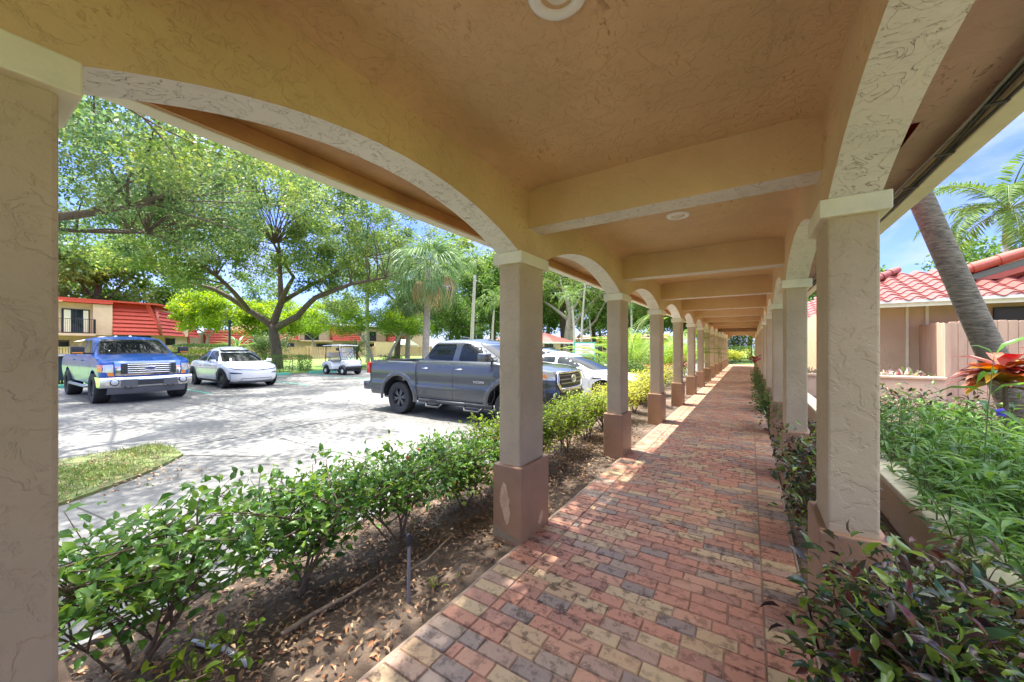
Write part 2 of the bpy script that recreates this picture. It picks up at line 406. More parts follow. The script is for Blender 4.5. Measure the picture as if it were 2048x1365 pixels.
cc2 = nt.nodes.new('ShaderNodeMix'); cc2.data_type = 'RGBA'; cc2.blend_type = 'MULTIPLY'; cc2.inputs[0].default_value = 1; nt.links.new(cc, cc2.inputs[6]); sz = N(nt, 'ShaderNodeSeparateXYZ'); L(nt, tc, 'Generated', sz, 0); er = ramp(nt, [(.30, (.36, .385, .64)), (.70, (1.0, 1.0, 1.0))]); L(nt, sz, 2, er, 0); es = N(nt, 'ShaderNodeMapRange'); es.inputs[1].default_value = .36; es.inputs[2].default_value = .72; es.inputs[3].default_value = 1; es.inputs[4].default_value = 2.2; L(nt, sz, 2, es, 0); vm = N(nt, 'ShaderNodeVectorMath', operation='SCALE'); L(nt, er, 0, vm, 0); L(nt, es, 0, vm, 'Scale'); nt.links.new(vm.outputs[0], cc2.inputs[7]); nt.links.new(cc2.outputs[2], bg.inputs[0]); L(nt, bg, 0, wo, 0)

sd = bpy.data.lights.new('sun', 'SUN'); sd.energy = 2.9; sd.angle = R(.55); sd.color = (1, .955, .88)
so = bpy.data.objects.new('sun', sd); COL.objects.link(so)
sv = Vector((math.sin(R(SUN_AZ)) * math.cos(R(SUN_EL)), math.cos(R(SUN_AZ)) * math.cos(R(SUN_EL)), math.sin(R(SUN_EL))))
so.rotation_euler = sv.to_track_quat('Z', 'Y').to_euler(); so.location = sv * 60

cam = bpy.data.cameras.new('camera'); co = bpy.data.objects.new('camera', cam); COL.objects.link(co)
co.location = (0, 0, 1.5); co.rotation_euler = (R(90), 0, R(32.69))
cam.sensor_width = 36; cam.lens = 741.26 / 2048 * 36; cam.shift_y = 12.33 / 2048
cam.clip_start = .03; cam.clip_end = 900
SC.camera = co
SC.view_settings.view_transform = 'Standard'; SC.view_settings.look = 'None'; SC.view_settings.exposure = 2.3; SC.view_settings.gamma = 1.0
SC.cycles.max_bounces = 8; SC.cycles.diffuse_bounces = 5; SC.cycles.transparent_max_bounces = 8
SC.cycles.use_denoising = True
SC.cycles.sample_clamp_indirect = 6.0

# ------------------------------------------------------------------ ground
def sheet(name, poly, z, m, kind='structure', sub=0):
    mb = MB(); mb.add([(x, y, z) for x, y in poly], [tuple(range(len(poly)))])
    return tag(mb.build(name, m, fix=False), kind=kind)
def ground_mat(name, a, b, c, sc, bump=.4):
    m, nt = newmat(name)
    out = N(nt, 'ShaderNodeOutputMaterial'); p = N(nt, 'ShaderNodeBsdfPrincipled', i_Roughness=.9); L(nt, p, 0, out, 0)
    tc = N(nt, 'ShaderNodeTexCoord')
    n = N(nt, 'ShaderNodeTexNoise', i_Scale=sc, i_Detail=8.0, i_Roughness=.7); L(nt, tc, 'Object', n, 0)
    r = ramp(nt, [(.3, a), (.5, b), (.7, c)]); L(nt, n, 0, r, 0); L(nt, r, 0, p, 'Base Color')
    n2 = N(nt, 'ShaderNodeTexNoise', i_Scale=sc * 12, i_Detail=4.0); L(nt, tc, 'Object', n2, 0)
    bu = N(nt, 'ShaderNodeBump', i_Strength=bump, i_Distance=.03); L(nt, n2, 0, bu, 'Height'); L(nt, bu, 0, p, 'Normal')
    return m
M['soil'] = ground_mat('dark_soil', (.06, .038, .024), (.125, .085, .058), (.22, .165, .12), 2.5, .7)
M['lawn'] = ground_mat('lawn_green', (.08, .15, .02), (.14, .23, .03), (.20, .29, .05), .5, .5)
M['earth'] = ground_mat('distant_ground', (.07, .12, .03), (.10, .16, .04), (.16, .19, .07), .1, .3)

m, nt = newmat('worn_concrete'); M['concrete'] = m
out = N(nt, 'ShaderNodeOutputMaterial'); p = N(nt, 'ShaderNodeBsdfPrincipled', i_Roughness=.75); L(nt, p, 0, out, 0)
tc = N(nt, 'ShaderNodeTexCoord')
n = N(nt, 'ShaderNodeTexNoise', i_Scale=.45, i_Detail=9.0, i_Roughness=.68); L(nt, tc, 'Object', n, 0)
r = ramp(nt, [(.3, (.10, .097, .092)), (.5, (.165, .16, .151)), (.72, (.215, .209, .198))]); L(nt, n, 0, r, 0)
n2 = N(nt, 'ShaderNodeTexNoise', i_Scale=14.0, i_Detail=6.0); L(nt, tc, 'Object', n2, 0)
r2 = ramp(nt, [(.36, (.72, .72, .72)), (.55, (1, 1, 1))]); L(nt, n2, 0, r2, 0)
mm = nt.nodes.new('ShaderNodeMix'); mm.data_type = 'RGBA'; mm.blend_type = 'MULTIPLY'; mm.inputs[0].default_value = 1
L(nt, r, 0, mm, 6); L(nt, r2, 0, mm, 7); nt.links.new(mm.outputs[2], p.inputs['Base Color'])
bu = N(nt, 'ShaderNodeBump', i_Strength=.25, i_Distance=.006); n3 = N(nt, 'ShaderNodeTexNoise', i_Scale=60.0, i_Detail=5.0); L(nt, tc, 'Object', n3, 0); L(nt, n3, 0, bu, 'Height'); L(nt, bu, 0, p, 'Normal')

sheet('ground', [(-400, -400), (400, -400), (400, 400), (-400, 400)], -.16, M['earth'])
sheet('parking_lot', [(-30, -30), (-2.85, -30), (-2.85, 2.06), (-2.85, 60), (-23.6, 60), (-23.6, -30)][1:] , -.12, M['concrete'])
sheet('lawn', [(-56, -60), (-23.65, -60), (-23.65, 70), (-56, 70)], -.10, M['lawn'])
sheet('garden_ground', [(-2.85, 62), (-30, 62), (-30, 90), (6, 90), (6, 62)], -.09, M['lawn'])
# far green beyond the end of the parking rows
sheet('garden_lawn', [(-23.6, 22), (-10.5, 22), (-6.0, 24.5), (-6.0, 62), (-23.6, 62)], -.085, M['lawn'])

# grass island between sidewalk and car park
isl = [(-8.2, 1.98), (-7.7, 2.05), (-7.1, 2.0), (-6.75, 1.72), (-6.4, 1.38), (-6.15, 1.05), (-5.95, .75), (-5.75, .2), (-5.65, -.6), (-5.6, -2), (-5.6, -6), (-8.2, -6)]
mb = MB(); mb.prism(isl, 'z', -.119, -.085)
tag(mb.build('grass_island', ground_mat('patchy_verge', (.10, .085, .05), (.13, .15, .05), (.14, .20, .05), 3.0, .6)), kind='structure')
mb = MB(); mb.prism([(-16.5, 1.55), (-18.4, 1.7), (-24, 1.9), (-24, -6), (-16.9, -6)], 'z', -.119, -.08)
tag(mb.build('grass_verge', M['lawn']), kind='structure')
def inside(x, y, poly):
    c = False; j = len(poly) - 1
    for i in range(len(poly)):
        xi, yi = poly[i]; xj, yj = poly[j]
        if (yi > y) != (yj > y) and x < (xj - xi) * (y - yi) / (yj - yi) + xi: c = not c
        j = i
    return c
P = []
while len(P) < 9000:
    x = rng.uniform(-8.3, -5.6); y = rng.uniform(-1.5, 2.1)
    d = math.sin(x * 3.1 + 1) * math.sin(y * 4.3) + rng.gauss(0, .5)
    if inside(x, y, isl) and d > -.1: P.append((x, y, -.09))
P = np.array(P); n = len(P); D = rand_dirs(n, 1.1); D[:, 2] = np.abs(D[:, 2]) + .2
s = nr.uniform(.03, .085, n)
tag(leaf_object('grass', M['grassblade'], [leaf_arrays(P, D, rand_dirs(n, 0), s, .008)]), kind='stuff')
# joints and cracks in the concrete (thin strips sunk dark)
mb = MB()
def crack(pts, w):
    for a, b in zip(pts[:-1], pts[1:]):
        d = (Vector(b) - Vector(a)).normalized(); s_ = Vector((-d.y, d.x)) * w / 2
        mb.add([(a[0] + s_.x, a[1] + s_.y, -.116), (a[0] - s_.x, a[1] - s_.y, -.116), (b[0] - s_.x, b[1] - s_.y, -.116), (b[0] + s_.x, b[1] + s_.y, -.116)], [(0, 1, 2, 3)])
def wob(a, b, k, j):
    return [(a[0] + (b[0] - a[0]) * i / k + rng.uniform(-j, j), a[1] + (b[1] - a[1]) * i / k + rng.uniform(-j, j)) for i in range(k + 1)]
crack(wob((-7.75, 2.1), (-7.75, 5.9), 14, .012), .035); crack(wob((-7.72, 5.9), (-7.6, 20), 20, .015), .03)
crack(wob((-7.75, 4.1), (-11.2, 4.15), 12, .03), .018); crack([(-11.2, 4.15), (-12.6, 4.2), (-13.2, 4.02), (-14.2, 3.9), (-15.6, 3.9)], .03)
crack(wob((-2.9, 3.4), (-7.75, 3.3), 12, .01), .014); crack(wob((-13.5, 5), (-13.5, 22), 16, .01), .014)
crack(wob((-7.1, 2.02), (-6.1, 2.6), 6, .02), .05); crack(wob((-2.9, 1.2), (-5.9, .75), 6, .01), .014)
tag(mb.build('pavement_joints', mat('joint_dirt', (.07, .065, .06), .9), fix=False), kind='structure')
# stall lines and kerb stops
mb = MB()
for y in (1.75, 5.2, 8.65, 12.0, 15.4, 18.8): mb.box(-21.6, -15.9, y - .05, y + .05, -.1195, -.115)
tag(mb.build('stall_markings', M['green_paint']), kind='structure')
i = 0
for y, lab in ((3.45, 'sea green concrete wheel stop behind the blue pickup truck'), (6.7, 'sea green concrete wheel stop behind the white electric hatchback'), (10.4, 'sea green wheel stop in front of the clipped hedge, beside the white hatchback'), (13.4, 'sea green wheel stop behind the golf cart')):
    mb = MB(); mb.prism([(-.09, 0), (.09, 0), (.065, .13), (-.065, .13)], 'y', -.95, .95)
    o = mb.build('wheel_stop', M['green_paint'], bevel=.012); o.location = (-22.95, y, -.119)
    tag(o, lab, 'wheel stop', 'green wheel stops along the lawn edge')

# planting bed left of the walkway (slightly lumpy) and raised bed on the right
def lumpy(name, x0, x1, y0, y1, z, amp, m, nx=24, ny=120):
    mb = MB(); rows = []
    for j in range(ny + 1):
        y = y0 + (y1 - y0) * j / ny
        rows.append([(x0 + (x1 - x0) * i / nx, y, z + (amp * (math.sin(x0 + i * 1.7 + j * .9) * .4 + math.sin(j * .37 + i * .5) * .6) + rng.uniform(-amp, amp) * .5) * (0 if i in (0, nx) else 1)) for i in range(nx + 1)])
    mb.grid(rows)
    return tag(mb.build(name, m, smooth=True, fix=False), kind='structure')
lumpy('planting_bed', -2.86, -1.49, -3, 12.4, -.035, .014, M['soil'])
lumpy('planting_bed_far', -2.86, -1.49, 12.4, 36, -.03, .014, M['soil'], 10, 60)
lumpy('garden_bed', .26, 1.05, -3, 36, -.03, .012, M['soil'], 10, 120)
lumpy('raised_bed', 1.22, 7.0, -3, 12.55, .22, .03, M['soil'], 20, 60)
sheet('side_ground', [(1.0, 12.5), (30, 12.5), (30, 60), (1.0, 60)], -.02, ground_mat('pale_path', (.3, .27, .24), (.42, .39, .36), (.5, .47, .44), 1.0, .2))
sheet('house_ground', [(7.0, -40), (60, -40), (60, 12.5), (7.0, 12.5)], -.05, M['lawn'])
mb = MB(); mb.box(-2.90, -2.86, -3, 36, -.115, -.012)
tag(mb.build('sidewalk_edge', mat('edge_concrete', (.36, .34, .31), .85, var=.3, vs=8, bump=.3)), kind='structure')

# leaf litter, stuff
def litter(name, x0, x1, y0, y1, z, n, s0, s1):
    P = np.stack([nr.uniform(x0, x1, n), nr.uniform(y0, y1, n), np.full(n, z) + nr.uniform(0, .02, n)], 1)
    D = nr.normal(size=(n, 3)); D[:, 2] *= .25
    U = nr.normal(size=(n, 3)) * .35; U[:, 2] += 1
    s = nr.uniform(s0, s1, n)
    return tag(leaf_object(name, M['litter'], [leaf_arrays(P, D, U, s, s * .42, 'bent', .3, .2)]), kind='stuff')
litter('fallen_leaves', -2.84, -2.0, -.6, 6.5, -.03, 4500, .02, .06)
litter('fallen_leaves', -2.1, -1.53, -.6, 6.5, -.03, 1900, .015, .055)
litter('fallen_leaves', .3, 1.03, .6, 5, -.025, 500, .03, .07)
litter('fallen_leaves', -7.9, -5.75, -1.0, 1.9, -.085, 700, .03, .06)
litter('fallen_leaves', 1.3, 3.2, 1.0, 7, .25, 500, .03, .07)

# ------------------------------------------------------------------ brick walkway: every paver has its own face, colour by brick
m, nt = newmat('clay_pavers'); M['paver'] = m
out = N(nt, 'ShaderNodeOutputMaterial'); p = N(nt, 'ShaderNodeBsdfPrincipled', i_Roughness=.62); L(nt, p, 0, out, 0)
g = N(nt, 'ShaderNodeNewGeometry'); tc = N(nt, 'ShaderNodeTexCoord')
r = ramp(nt, [(0, (0.461, 0.211, 0.134)), (0.16, (0.496, 0.26, 0.163)), (0.3, (0.379, 0.187, 0.129)), (0.4, (0.384, 0.244, 0.172)), (0.5, (0.281, 0.204, 0.165)), (0.61, (0.478, 0.31, 0.175)), (0.73, (0.491, 0.347, 0.198)), (0.84, (0.483, 0.222, 0.141)), (0.94, (0.365, 0.259, 0.187))], 'CONSTANT'); L(nt, g, 'Random Per Island', r, 0)
n = N(nt, 'ShaderNodeTexNoise', i_Scale=16.0, i_Detail=5.0, i_Roughness=.7); L(nt, tc, 'Object', n, 0)
rn = ramp(nt, [(.40, (.15, .11, .085)), (.5, (1, 1, 1))]); L(nt, n, 0, rn, 0)
n1 = N(nt, 'ShaderNodeTexNoise', i_Scale=1.2, i_Detail=3.0); L(nt, tc, 'Object', n1, 0)
ri = ramp(nt, [(.36, (.25, .25, .25)), (.6, (.85, .85, .85))]); L(nt, n1, 0, ri, 0)
mm = nt.nodes.new('ShaderNodeMix'); mm.data_type = 'RGBA'; mm.blend_type = 'MULTIPLY'
L(nt, ri, 0, mm, 0); L(nt, r, 0, mm, 6); L(nt, rn, 0, mm, 7)
n5 = N(nt, 'ShaderNodeTexNoise', i_Scale=55.0, i_Detail=3.0); L(nt, tc, 'Object', n5, 0)
r5 = ramp(nt, [(.6, (0, 0, 0)), (.72, (.35, .35, .35))]); L(nt, n5, 0, r5, 0)
cfin = mixc(nt, r5.outputs[0], mm.outputs[2], (.55, .42, .33))
nt.links.new(cfin, p.inputs['Base Color'])
bu = N(nt, 'ShaderNodeBump', i_Strength=.3, i_Distance=.004); L(nt, n5, 0, bu, 'Height'); L(nt, bu, 0, p, 'Normal')
mb = MB()
def brick(x0, x1, y0, y1):
    g_ = .0016; c = .005; z = rng.uniform(-.0015, .0015); x0 += g_; x1 -= g_; y0 += g_; y1 -= g_
    v = [(x0, y0, -.012), (x1, y0, -.012), (x1, y1, -.012), (x0, y1, -.012), (x0 + c, y0 + c, z), (x1 - c, y0 + c, z), (x1 - c, y1 - c, z), (x0 + c, y1 - c, z)]
    mb.add(v, [(4, 5, 6, 7), (0, 1, 5, 4), (1, 2, 6, 5), (2, 3, 7, 6), (3, 0, 4, 7)])
XL0, XL1, XR0, XR1 = -1.47, -1.265, .065, .27
k = 0; y = -3.0
while y < 37.5:
    brick(XL0, XL1, y, y + .0966); brick(XR0, XR1, y, y + .0966)
    off = (0, .133, .067, .19)[k % 4]
    x = XL1 - off if k % 4 else XL1
    while x < XR0 - .005:
        a = max(x, XL1); b = min(x + .193, XR0)
        if b - a > .02: brick(a, b, y, y + .0966)
        x += .193
    y += .0966; k += 1
tag(mb.build('walkway', M['paver'], fix=False), kind='structure')
mb = MB(); mb.box(XL0 - .0, XR1, -3, 37.5, -.03, -.0085)
mb.prism([(XL0 - .055, -.05), (XL0, -.05), (XL0, -.006), (XL0 - .012, -.004), (XL0 - .045, -.03)], 'y', -3, 37.5)
mb.box(XR1, XR1 + .012, -3, 37.5, -.05, -.004)
tag(mb.build('walkway_joints', mat('joint_sand', (.34, .25, .19), .95, var=.3, vs=20, bump=.4, bs=90)), kind='structure')
# ------------------------------------------------------------------ covered walkway
PER, Y0 = 2.655, 2.41
XLI, XLO, XRI, XRO = -1.495, -1.692, .33, .53        # wall faces: left inner/outer, right inner/outer
ZC = 2.77                                             # ceiling
K0, K1 = -3, 12
CW, CL, INS = .268, .4545, .036
arc = thing('covered_walkway', 'tan stucco covered walkway with arched sides, square columns and a brick floor', 'covered walkway', (0, 0, 0))
def column(side, k):
    x0, x1 = (XLI - CW + .035, XLI + .035) if side < 0 else (XRI - .035, XRI - .035 + CW)
    y0 = Y0 + PER * k; y1 = y0 + CL
    mb = MB(); mb.box(x0 + INS, x1 - INS, y0 + INS, y1 - INS, -.05, 2.16)
    sh = mb.build('column', M['shaft'], arc, bevel=.012, seg=2)
    mb = MB(); mb.box(x0, x1, y0, y1, 2.150, 2.241)
    mb.build('capital', M['cream'], sh, bevel=.006)
    mb = MB(); mb.box(x0, x1, y0, y1, -.06, .574)
    pl = mb.build('plinth', M['plinth'], sh, bevel=.01)
    return sh, pl
cols = {}
for k in range(K0, K1 + 1):
    for s in (-1, 1): cols[(s, k)] = column(s, k)
# bare patches in the plinth paint of the first column
def chip(pts, x=None, y=None):
    mb = MB(); n = len(pts)
    if y is not None: vs = [(a, y - .0025, b) for a, b in pts]
    else: vs = [(x + .0025, a, b) for a, b in pts]
    mb.add(vs, [tuple(range(n))]); return mb
raw = mat('bare_render', (.62, .40, .24), .8, var=.25, vs=14, bump=.3, bs=50)
ch = chip([(-1.645, .40), (-1.628, .445), (-1.6, .43), (-1.585, .36), (-1.565, .31), (-1.575, .27), (-1.56, .22), (-1.575, .14), (-1.595, .11), (-1.615, .15), (-1.635, .22), (-1.66, .28), (-1.655, .34)], y=Y0)
ch.build('paint_chip', raw, cols[(-1, 0)][0], fix=False)
ch = chip([(2.66, .07), (2.69, .12), (2.73, .15), (2.75, .13), (2.74, .08), (2.70, .04)], x=XLI + .035)
ch.build('paint_chip', raw, cols[(-1, 0)][0], fix=False)
grime = mat('damp_render', (.30, .24, .15), .9, var=.3, vs=10)
ch = chip([(-1.727, .0), (-1.727, .09), (-1.69, .085), (-1.62, .05), (-1.55, .035), (-1.462, .0)], y=Y0)
ch.build('damp_stain', grime, cols[(-1, 0)][0], fix=False)

def arch_wall(side, k):
    """wall between column k and k+1 with a low arch; soffit is paler than the faces"""
    xi, xo = (XLI, XLO) if side < 0 else (XRI, XRO)
    a = Y0 + PER * k + CL / 2; b = a + PER
    s0 = Y0 + PER * k + CL - .012; s1 = Y0 + PER * (k + 1) + .012
    mid = (s0 + s1) / 2; half = (s1 - s0) / 2; rise = .242; zs = 2.241
    Rr = (half * half + rise * rise) / (2 * rise); zc = zs + rise - Rr
    n = 22
    pts = [(mid + half * math.cos(math.pi - math.pi * i / n), 0) for i in range(n + 1)]
    pts = [(y, zc + math.sqrt(max(0, Rr * Rr - (y - mid) ** 2))) for y, _ in pts]
    low = [(a, zs - .002), (s0, zs - .002)] + pts[1:-1] + [(s1, zs - .002), (b, zs - .002)]
    mb = MB()
    for x in (xi, xo):
        row0 = [(x, y, z) for y, z in low]; row1 = [(x, y, ZC + .02) for y, z in low]
        mb.grid([row0, row1], 0)
    so_ = [[(xi, y, z), (xo, y, z)] for y, z in low[1:-1]]
    mb.grid(so_, 1)
    mb.build('arch', [M['tan'], M['pale']], arc, fix=False)
for k in range(K0, K1):
    for s in (-1, 1): arch_wall(s, k)
# ceiling beams on the column lines
for k in range(K0, K1 + 1):
    y = Y0 + PER * k + .175
    mb = MB()
    x0, x1 = XLI - .01, XRI + .01; z0 = 2.455
    mb.add([(x0, y, z0), (x1, y, z0), (x1, y, ZC + .02), (x0, y, ZC + .02)], [(0, 1, 2, 3)], 0)
    mb.add([(x0, y + .205, z0), (x1, y + .205, z0), (x1, y + .205, ZC + .02), (x0, y + .205, ZC + .02)], [(3, 2, 1, 0)], 0)
    mb.add([(x0, y, z0), (x1, y, z0), (x1, y + .205, z0), (x0, y + .205, z0)], [(3, 2, 1, 0)], 1)
    mb.build('ceiling_beam', [M['tan_smooth'], M['pale']], arc, fix=False)
YA, YB = Y0 + PER * K0, Y0 + PER * K1 + CL
# ceiling, slightly wavy plaster with coved edges
mb = MB(); rows = []
ny = 220
for j in range(ny + 1):
    y = YA + (YB - YA) * j / ny; row = []
    for i in range(17):
        t = i / 16; x = XLI - .005 + (XRI - XLI + .01) * t
        e = min(t, 1 - t) * 1.82
        cov = -.03 * max(0, 1 - e / .10) ** 2
        row.append((x, y, ZC + cov + .004 * math.sin(x * 5 + y * 1.7)))
    rows.append(row)
mb.grid(rows)
mb.build('ceiling', M['tan'], arc, smooth=True, fix=False)
# eaves: soffit boards, fascia, drip board
EL, ER = -2.15, .96
for side, xo, xe in ((-1, XLO, EL), (1, XRO, ER)):
    mb = MB()
    xi = xe - side * .095
    gaps = (.62, 1.02) if side < 0 else (2.52, 3.0)
    for ya, yb in ((YA, gaps[0]), (gaps[1], YB)):
        mb.add([(xo, ya, 2.566), (xi, ya, 2.566), (xi, yb, 2.566), (xo, yb, 2.566)], [(0, 1, 2, 3)])
    ym = xo + (xi - xo) * (.55 if side < 0 else .45)
    mb.add([(ym, gaps[0], 2.566), (xi, gaps[0], 2.566), (xi, gaps[1], 2.566), (ym, gaps[1], 2.566)], [(0, 1, 2, 3)])
    mb.build('soffit', M['soffit'] if side < 0 else M['soffitpink'], arc, fix=False)
    mb = MB(); mb.box(min(xi, xe), max(xi, xe), YA, YB, 2.477, 2.70)
    mb.build('fascia', M['cream'], arc, bevel=.006)
    if side < 0:
        mb = MB(); mb.box(xi + .0015, xi + .02, YA, YB, 2.484, 2.563)
        mb.build('fascia_board', M['soffit'], arc)
# roof over it
mb = MB()
rd = -.6; zr = 3.25
mb.prism([(EL - .02, 2.705), (rd, zr), (ER + .02, 2.705), (ER + .02, 2.76), (rd, zr + .09), (EL - .02, 2.76)], 'y', YA - .1, YB + .1)
mb.box(EL + .1, ER - .1, YA, YB, 2.80, 2.84)
mb.build('roof', M['redtile'], arc)
# far end wall with a basket arch
mb = MB(); n = 20; pts = []
xa, xb = -1.42, .22
for i in range(n + 1):
    t = i / n; x = xa + (xb - xa) * t; u = abs(2 * t - 1)
    pts.append((x, 2.22 + .22 * (1 - u ** 3.2) ** .5))
for y in (YB - .24, YB + .02):
    mb.grid([[(xx, y, zz) for xx, zz in [(XLI - .1, 2.22)] + pts + [(XRI + .1, 2.22)]], [(xx, y, ZC + .02) for xx, zz in [(XLI - .1, 0)] + pts + [(XRI + .1, 0)]]])
mb.grid([[(xx, YB - .24, zz), (xx, YB + .02, zz)] for xx, zz in pts])
mb.build('end_arch', M['tan_smooth'], arc, fix=False)
# the shaded heavier bay two thirds along: a deeper beam, that shade put into its dark brown
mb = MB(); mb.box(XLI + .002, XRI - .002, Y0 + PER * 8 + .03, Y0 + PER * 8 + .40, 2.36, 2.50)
mb.build('tie_beam', mat('shaded_brown', (.27, .16, .10), .6, var=.2, vs=3), arc, bevel=.01)
# cables clipped along the right eave
for j, (dx, dz, r_) in enumerate(((-.115, .02, .011), (-.14, .035, .008), (-.105, -.004, .007))):
    mb = MB(); y = YA; pts = []
    while y < 16:
        pts.append((ER + dx + .006 * math.sin(y * 2.3 + j), y, 2.545 + dz - .055 + .008 * math.sin(y * 3.7 + j * 2))); y += .18
    mb.tube(pts, r_, 6)
    mb.build('cable', M['dark'] if j != 1 else M['steel'], arc, smooth=True, fix=False)
y = -1
while y < 8:
    mb = MB(); mb.box(ER - .16, ER - .095, y, y + .02, 2.476, 2.481); y += .47
    mb.build('cable_clip', M['dark'], arc)

# recessed ceiling lights
for k, lab in ((-1, 'recessed round white ceiling light at the top edge, nearest overhead'), (0, 'recessed round white ceiling light in the second ceiling bay'), (1, 'small recessed ceiling light in the third ceiling bay'), (2, 'small recessed ceiling light in the fourth ceiling bay')):
    yy = Y0 + PER * k + 1.45
    t = thing('ceiling_light', lab, 'ceiling light', (-.58, yy, ZC), 0, 'recessed lights along the ceiling')
    mb = MB(); mb.lathe([(.062, .004), (.064, -.012), (.075, -.016), (.10, -.014), (.108, -.006), (.108, .003)], 32)
    mb.build('trim_ring', M['white'], t, smooth=True)
    mb = MB(); mb.lathe([(.0005, -.004), (.03, -.006), (.05, -.002), (.063, .006)], 32)
    mb.build('lens', M['lens'], t, smooth=True)
# security camera / lantern at the far end
t = thing('hanging_lantern', 'small dark lantern hanging in the far end arch', 'lantern', (-.55, YB - .1, 2.44))
mb = MB(); mb.tube([(0, 0, .02), (0, 0, -.06)], .01, 6); mb.lathe([(.0, -.05), (.07, -.07), (.05, -.17), (.02, -.19)], 8)
mb.build('lamp_body', M['dark'], t)
# ------------------------------------------------------------------ near hedge and plants
def shrub(name, label, cat, base, rad, h, nleaf, ls, leafm, stems=5, group=None, asp=.5, stemh=.0, red=0, kind='bent', flat=True, extra=None, twigs=26):
    """shrub with visible stems: leaves gathered on twig ends"""
    t = thing(name, label, cat, base, 0, group)
    rx, ry = rad; mb = MB(); ends = []
    mains = []
    for i in range(stems):
        a = rng.uniform(0, 2 * math.pi); q = rng.uniform(.25, .8)
        p = (rng.uniform(-.05, .05), rng.uniform(-.05, .05), -.03)
        e = (math.cos(a) * rx * q, math.sin(a) * ry * q, h * rng.uniform(.55, .85))
        b = bez(p, e, .18, 6); r_ = rng.uniform(.006, .014) * (h / .7)
        mb.tube(b, [r_ * (1 - .6 * j / 6) for j in range(7)], 6, cap=False); mains += b[2:]
    for i in range(twigs):
        s_ = rng.choice(mains)
        a = rng.uniform(0, 2 * math.pi); q = rng.random() ** .5
        z = h * (rng.uniform(.3, 1) if not flat else 1 - .62 * rng.random() ** 1.7)
        e = Vector((math.cos(a) * rx * q, math.sin(a) * ry * q, z))
        b = bez(s_, e, .12, 4); mb.tube(b, [.005, .0045, .004, .003, .002], 4, cap=False); ends.append(b)
    mb.build('stem', M['stem'], t, smooth=True, fix=False)
    P = []; D = []
    per = max(1, nleaf // len(ends))
    for b in ends:
        for j in range(per):
            q = rng.uniform(.2, 1.0); i0 = min(3, int(q * 4)); p = b[i0].lerp(b[i0 + 1], q * 4 - i0)
            sp = ls * 1.6
            p = p + Vector([max(-1.3, min(1.3, rng.gauss(0, 1))) * q_ for q_ in (sp, sp, sp * .6)])
            d = (b[4] - b[2]).normalized() * .6 + Vector((rng.gauss(0, .8), rng.gauss(0, .8), rng.gauss(.15, .45)))
            P.append(p); D.append(d)
    P = np.array(P); D = np.array(D); P[:, 2] = np.maximum(P[:, 2], .01)
    n = len(P); U = nr.normal(size=(n, 3)) * .45; U[:, 2] += 1
    s = ls * nr.uniform(.55, 1.25, n)
    leaf_object('foliage', leafm, [leaf_arrays(P, D, U, s, s * asp, kind, .22, .22)], t)
    if red:
        mb = MB(); Pr = []
        k = nr.integers(0, n, red); Pn = P[k] + np.array([0, 0, .01])
        leaf_object('red_berries', M['redflower'], [leaf_arrays(np.repeat(Pn, 4, 0), rand_dirs(red * 4), rand_dirs(red * 4), .02, .016)], t)
    return t
G1 = 'shrubs of the loose hedge along the left bed'
spots = [(-2.42, -.30, .44, .70, 800, 'loose green shrub beside the near post, cut by the post edge'),
         (-2.50, .52, .50, .72, 1250, 'loose green shrub with a forked trunk, first along the bed'),
         (-2.40, 1.25, .48, .71, 1300, 'loose leggy shrub left of the grey riser, pavement showing through'),
         (-2.36, 2.0, .50, .70, 1900, 'bushy green shrub with a few red berries near the first column'),
         (-2.30, 2.75, .48, .66, 2000, 'dense green shrub with bronze young leaves right behind the first column')]
for i, (x, y, r_, h, n, lab) in enumerate(spots):
    shrub('hedge_shrub', lab, 'shrub', (x, y, -.03), (r_ * .92, r_ * 1.15), h, int(n * 1.1), .066 if i < 3 else .056, M['hedgeleaf'], 4 + i % 2, G1, .56, red=3 if i == 3 else 0, twigs=52 + 8 * i)
shrub('weed', 'small bright green weed at the foot of the first forked shrub', 'weed', (-1.98, .62, -.03), (.16, .16), .24, 90, .06, M['hedgelime'], 4, None, .5, twigs=10)
shrub('weed', 'tiny weed sprouting beside the brick edge near the riser', 'weed', (-1.66, 1.75, -.03), (.05, .05), .05, 16, .04, M['hedgelime'], 3, None, .35, twigs=5)
hb = [(3.45, .42, .70, 1500, 'hedgelime', 'low glossy hedge shrub between the first and second left columns, nearer one'), (4.2, .45, .72, 1700, 'hedgelime', 'sunlit lime hedge shrub between the first and second left columns, further one'),  # lime leaves carry the sunlit brightness of these further bays
      (5.0, .45, .70, 1500, 'hedgelime', 'sunlit green hedge shrub just in front of the second left column'), (5.9, .45, .70, 1400, 'hedgelime', 'sunlit hedge shrub behind the second left column'),
      (6.8, .45, .68, 1300, 'gold', 'yellow lime shrub in front of the third left column'), (7.7, .48, .70, 1300, 'gold', 'golden shrub behind the third left column'),
      (8.8, .5, .75, 1200, 'gold', 'golden shrub in front of the fourth left column'), (10.0, .55, .85, 1300, 'gold', 'golden shrub just beyond the fourth left column'),
      (12.4, .6, .9, 1200, 'gold', 'golden variegated shrub between the fifth and sixth left columns')]
for y, r_, h, n, mm_, lab in hb:
    shrub('hedge_shrub', lab, 'shrub', (-2.30, y, -.03), (r_ * 1.0, r_ * 1.25), h * 1.05, int(n * 1.7), .052, M[mm_], 6, G1, .52, twigs=110)

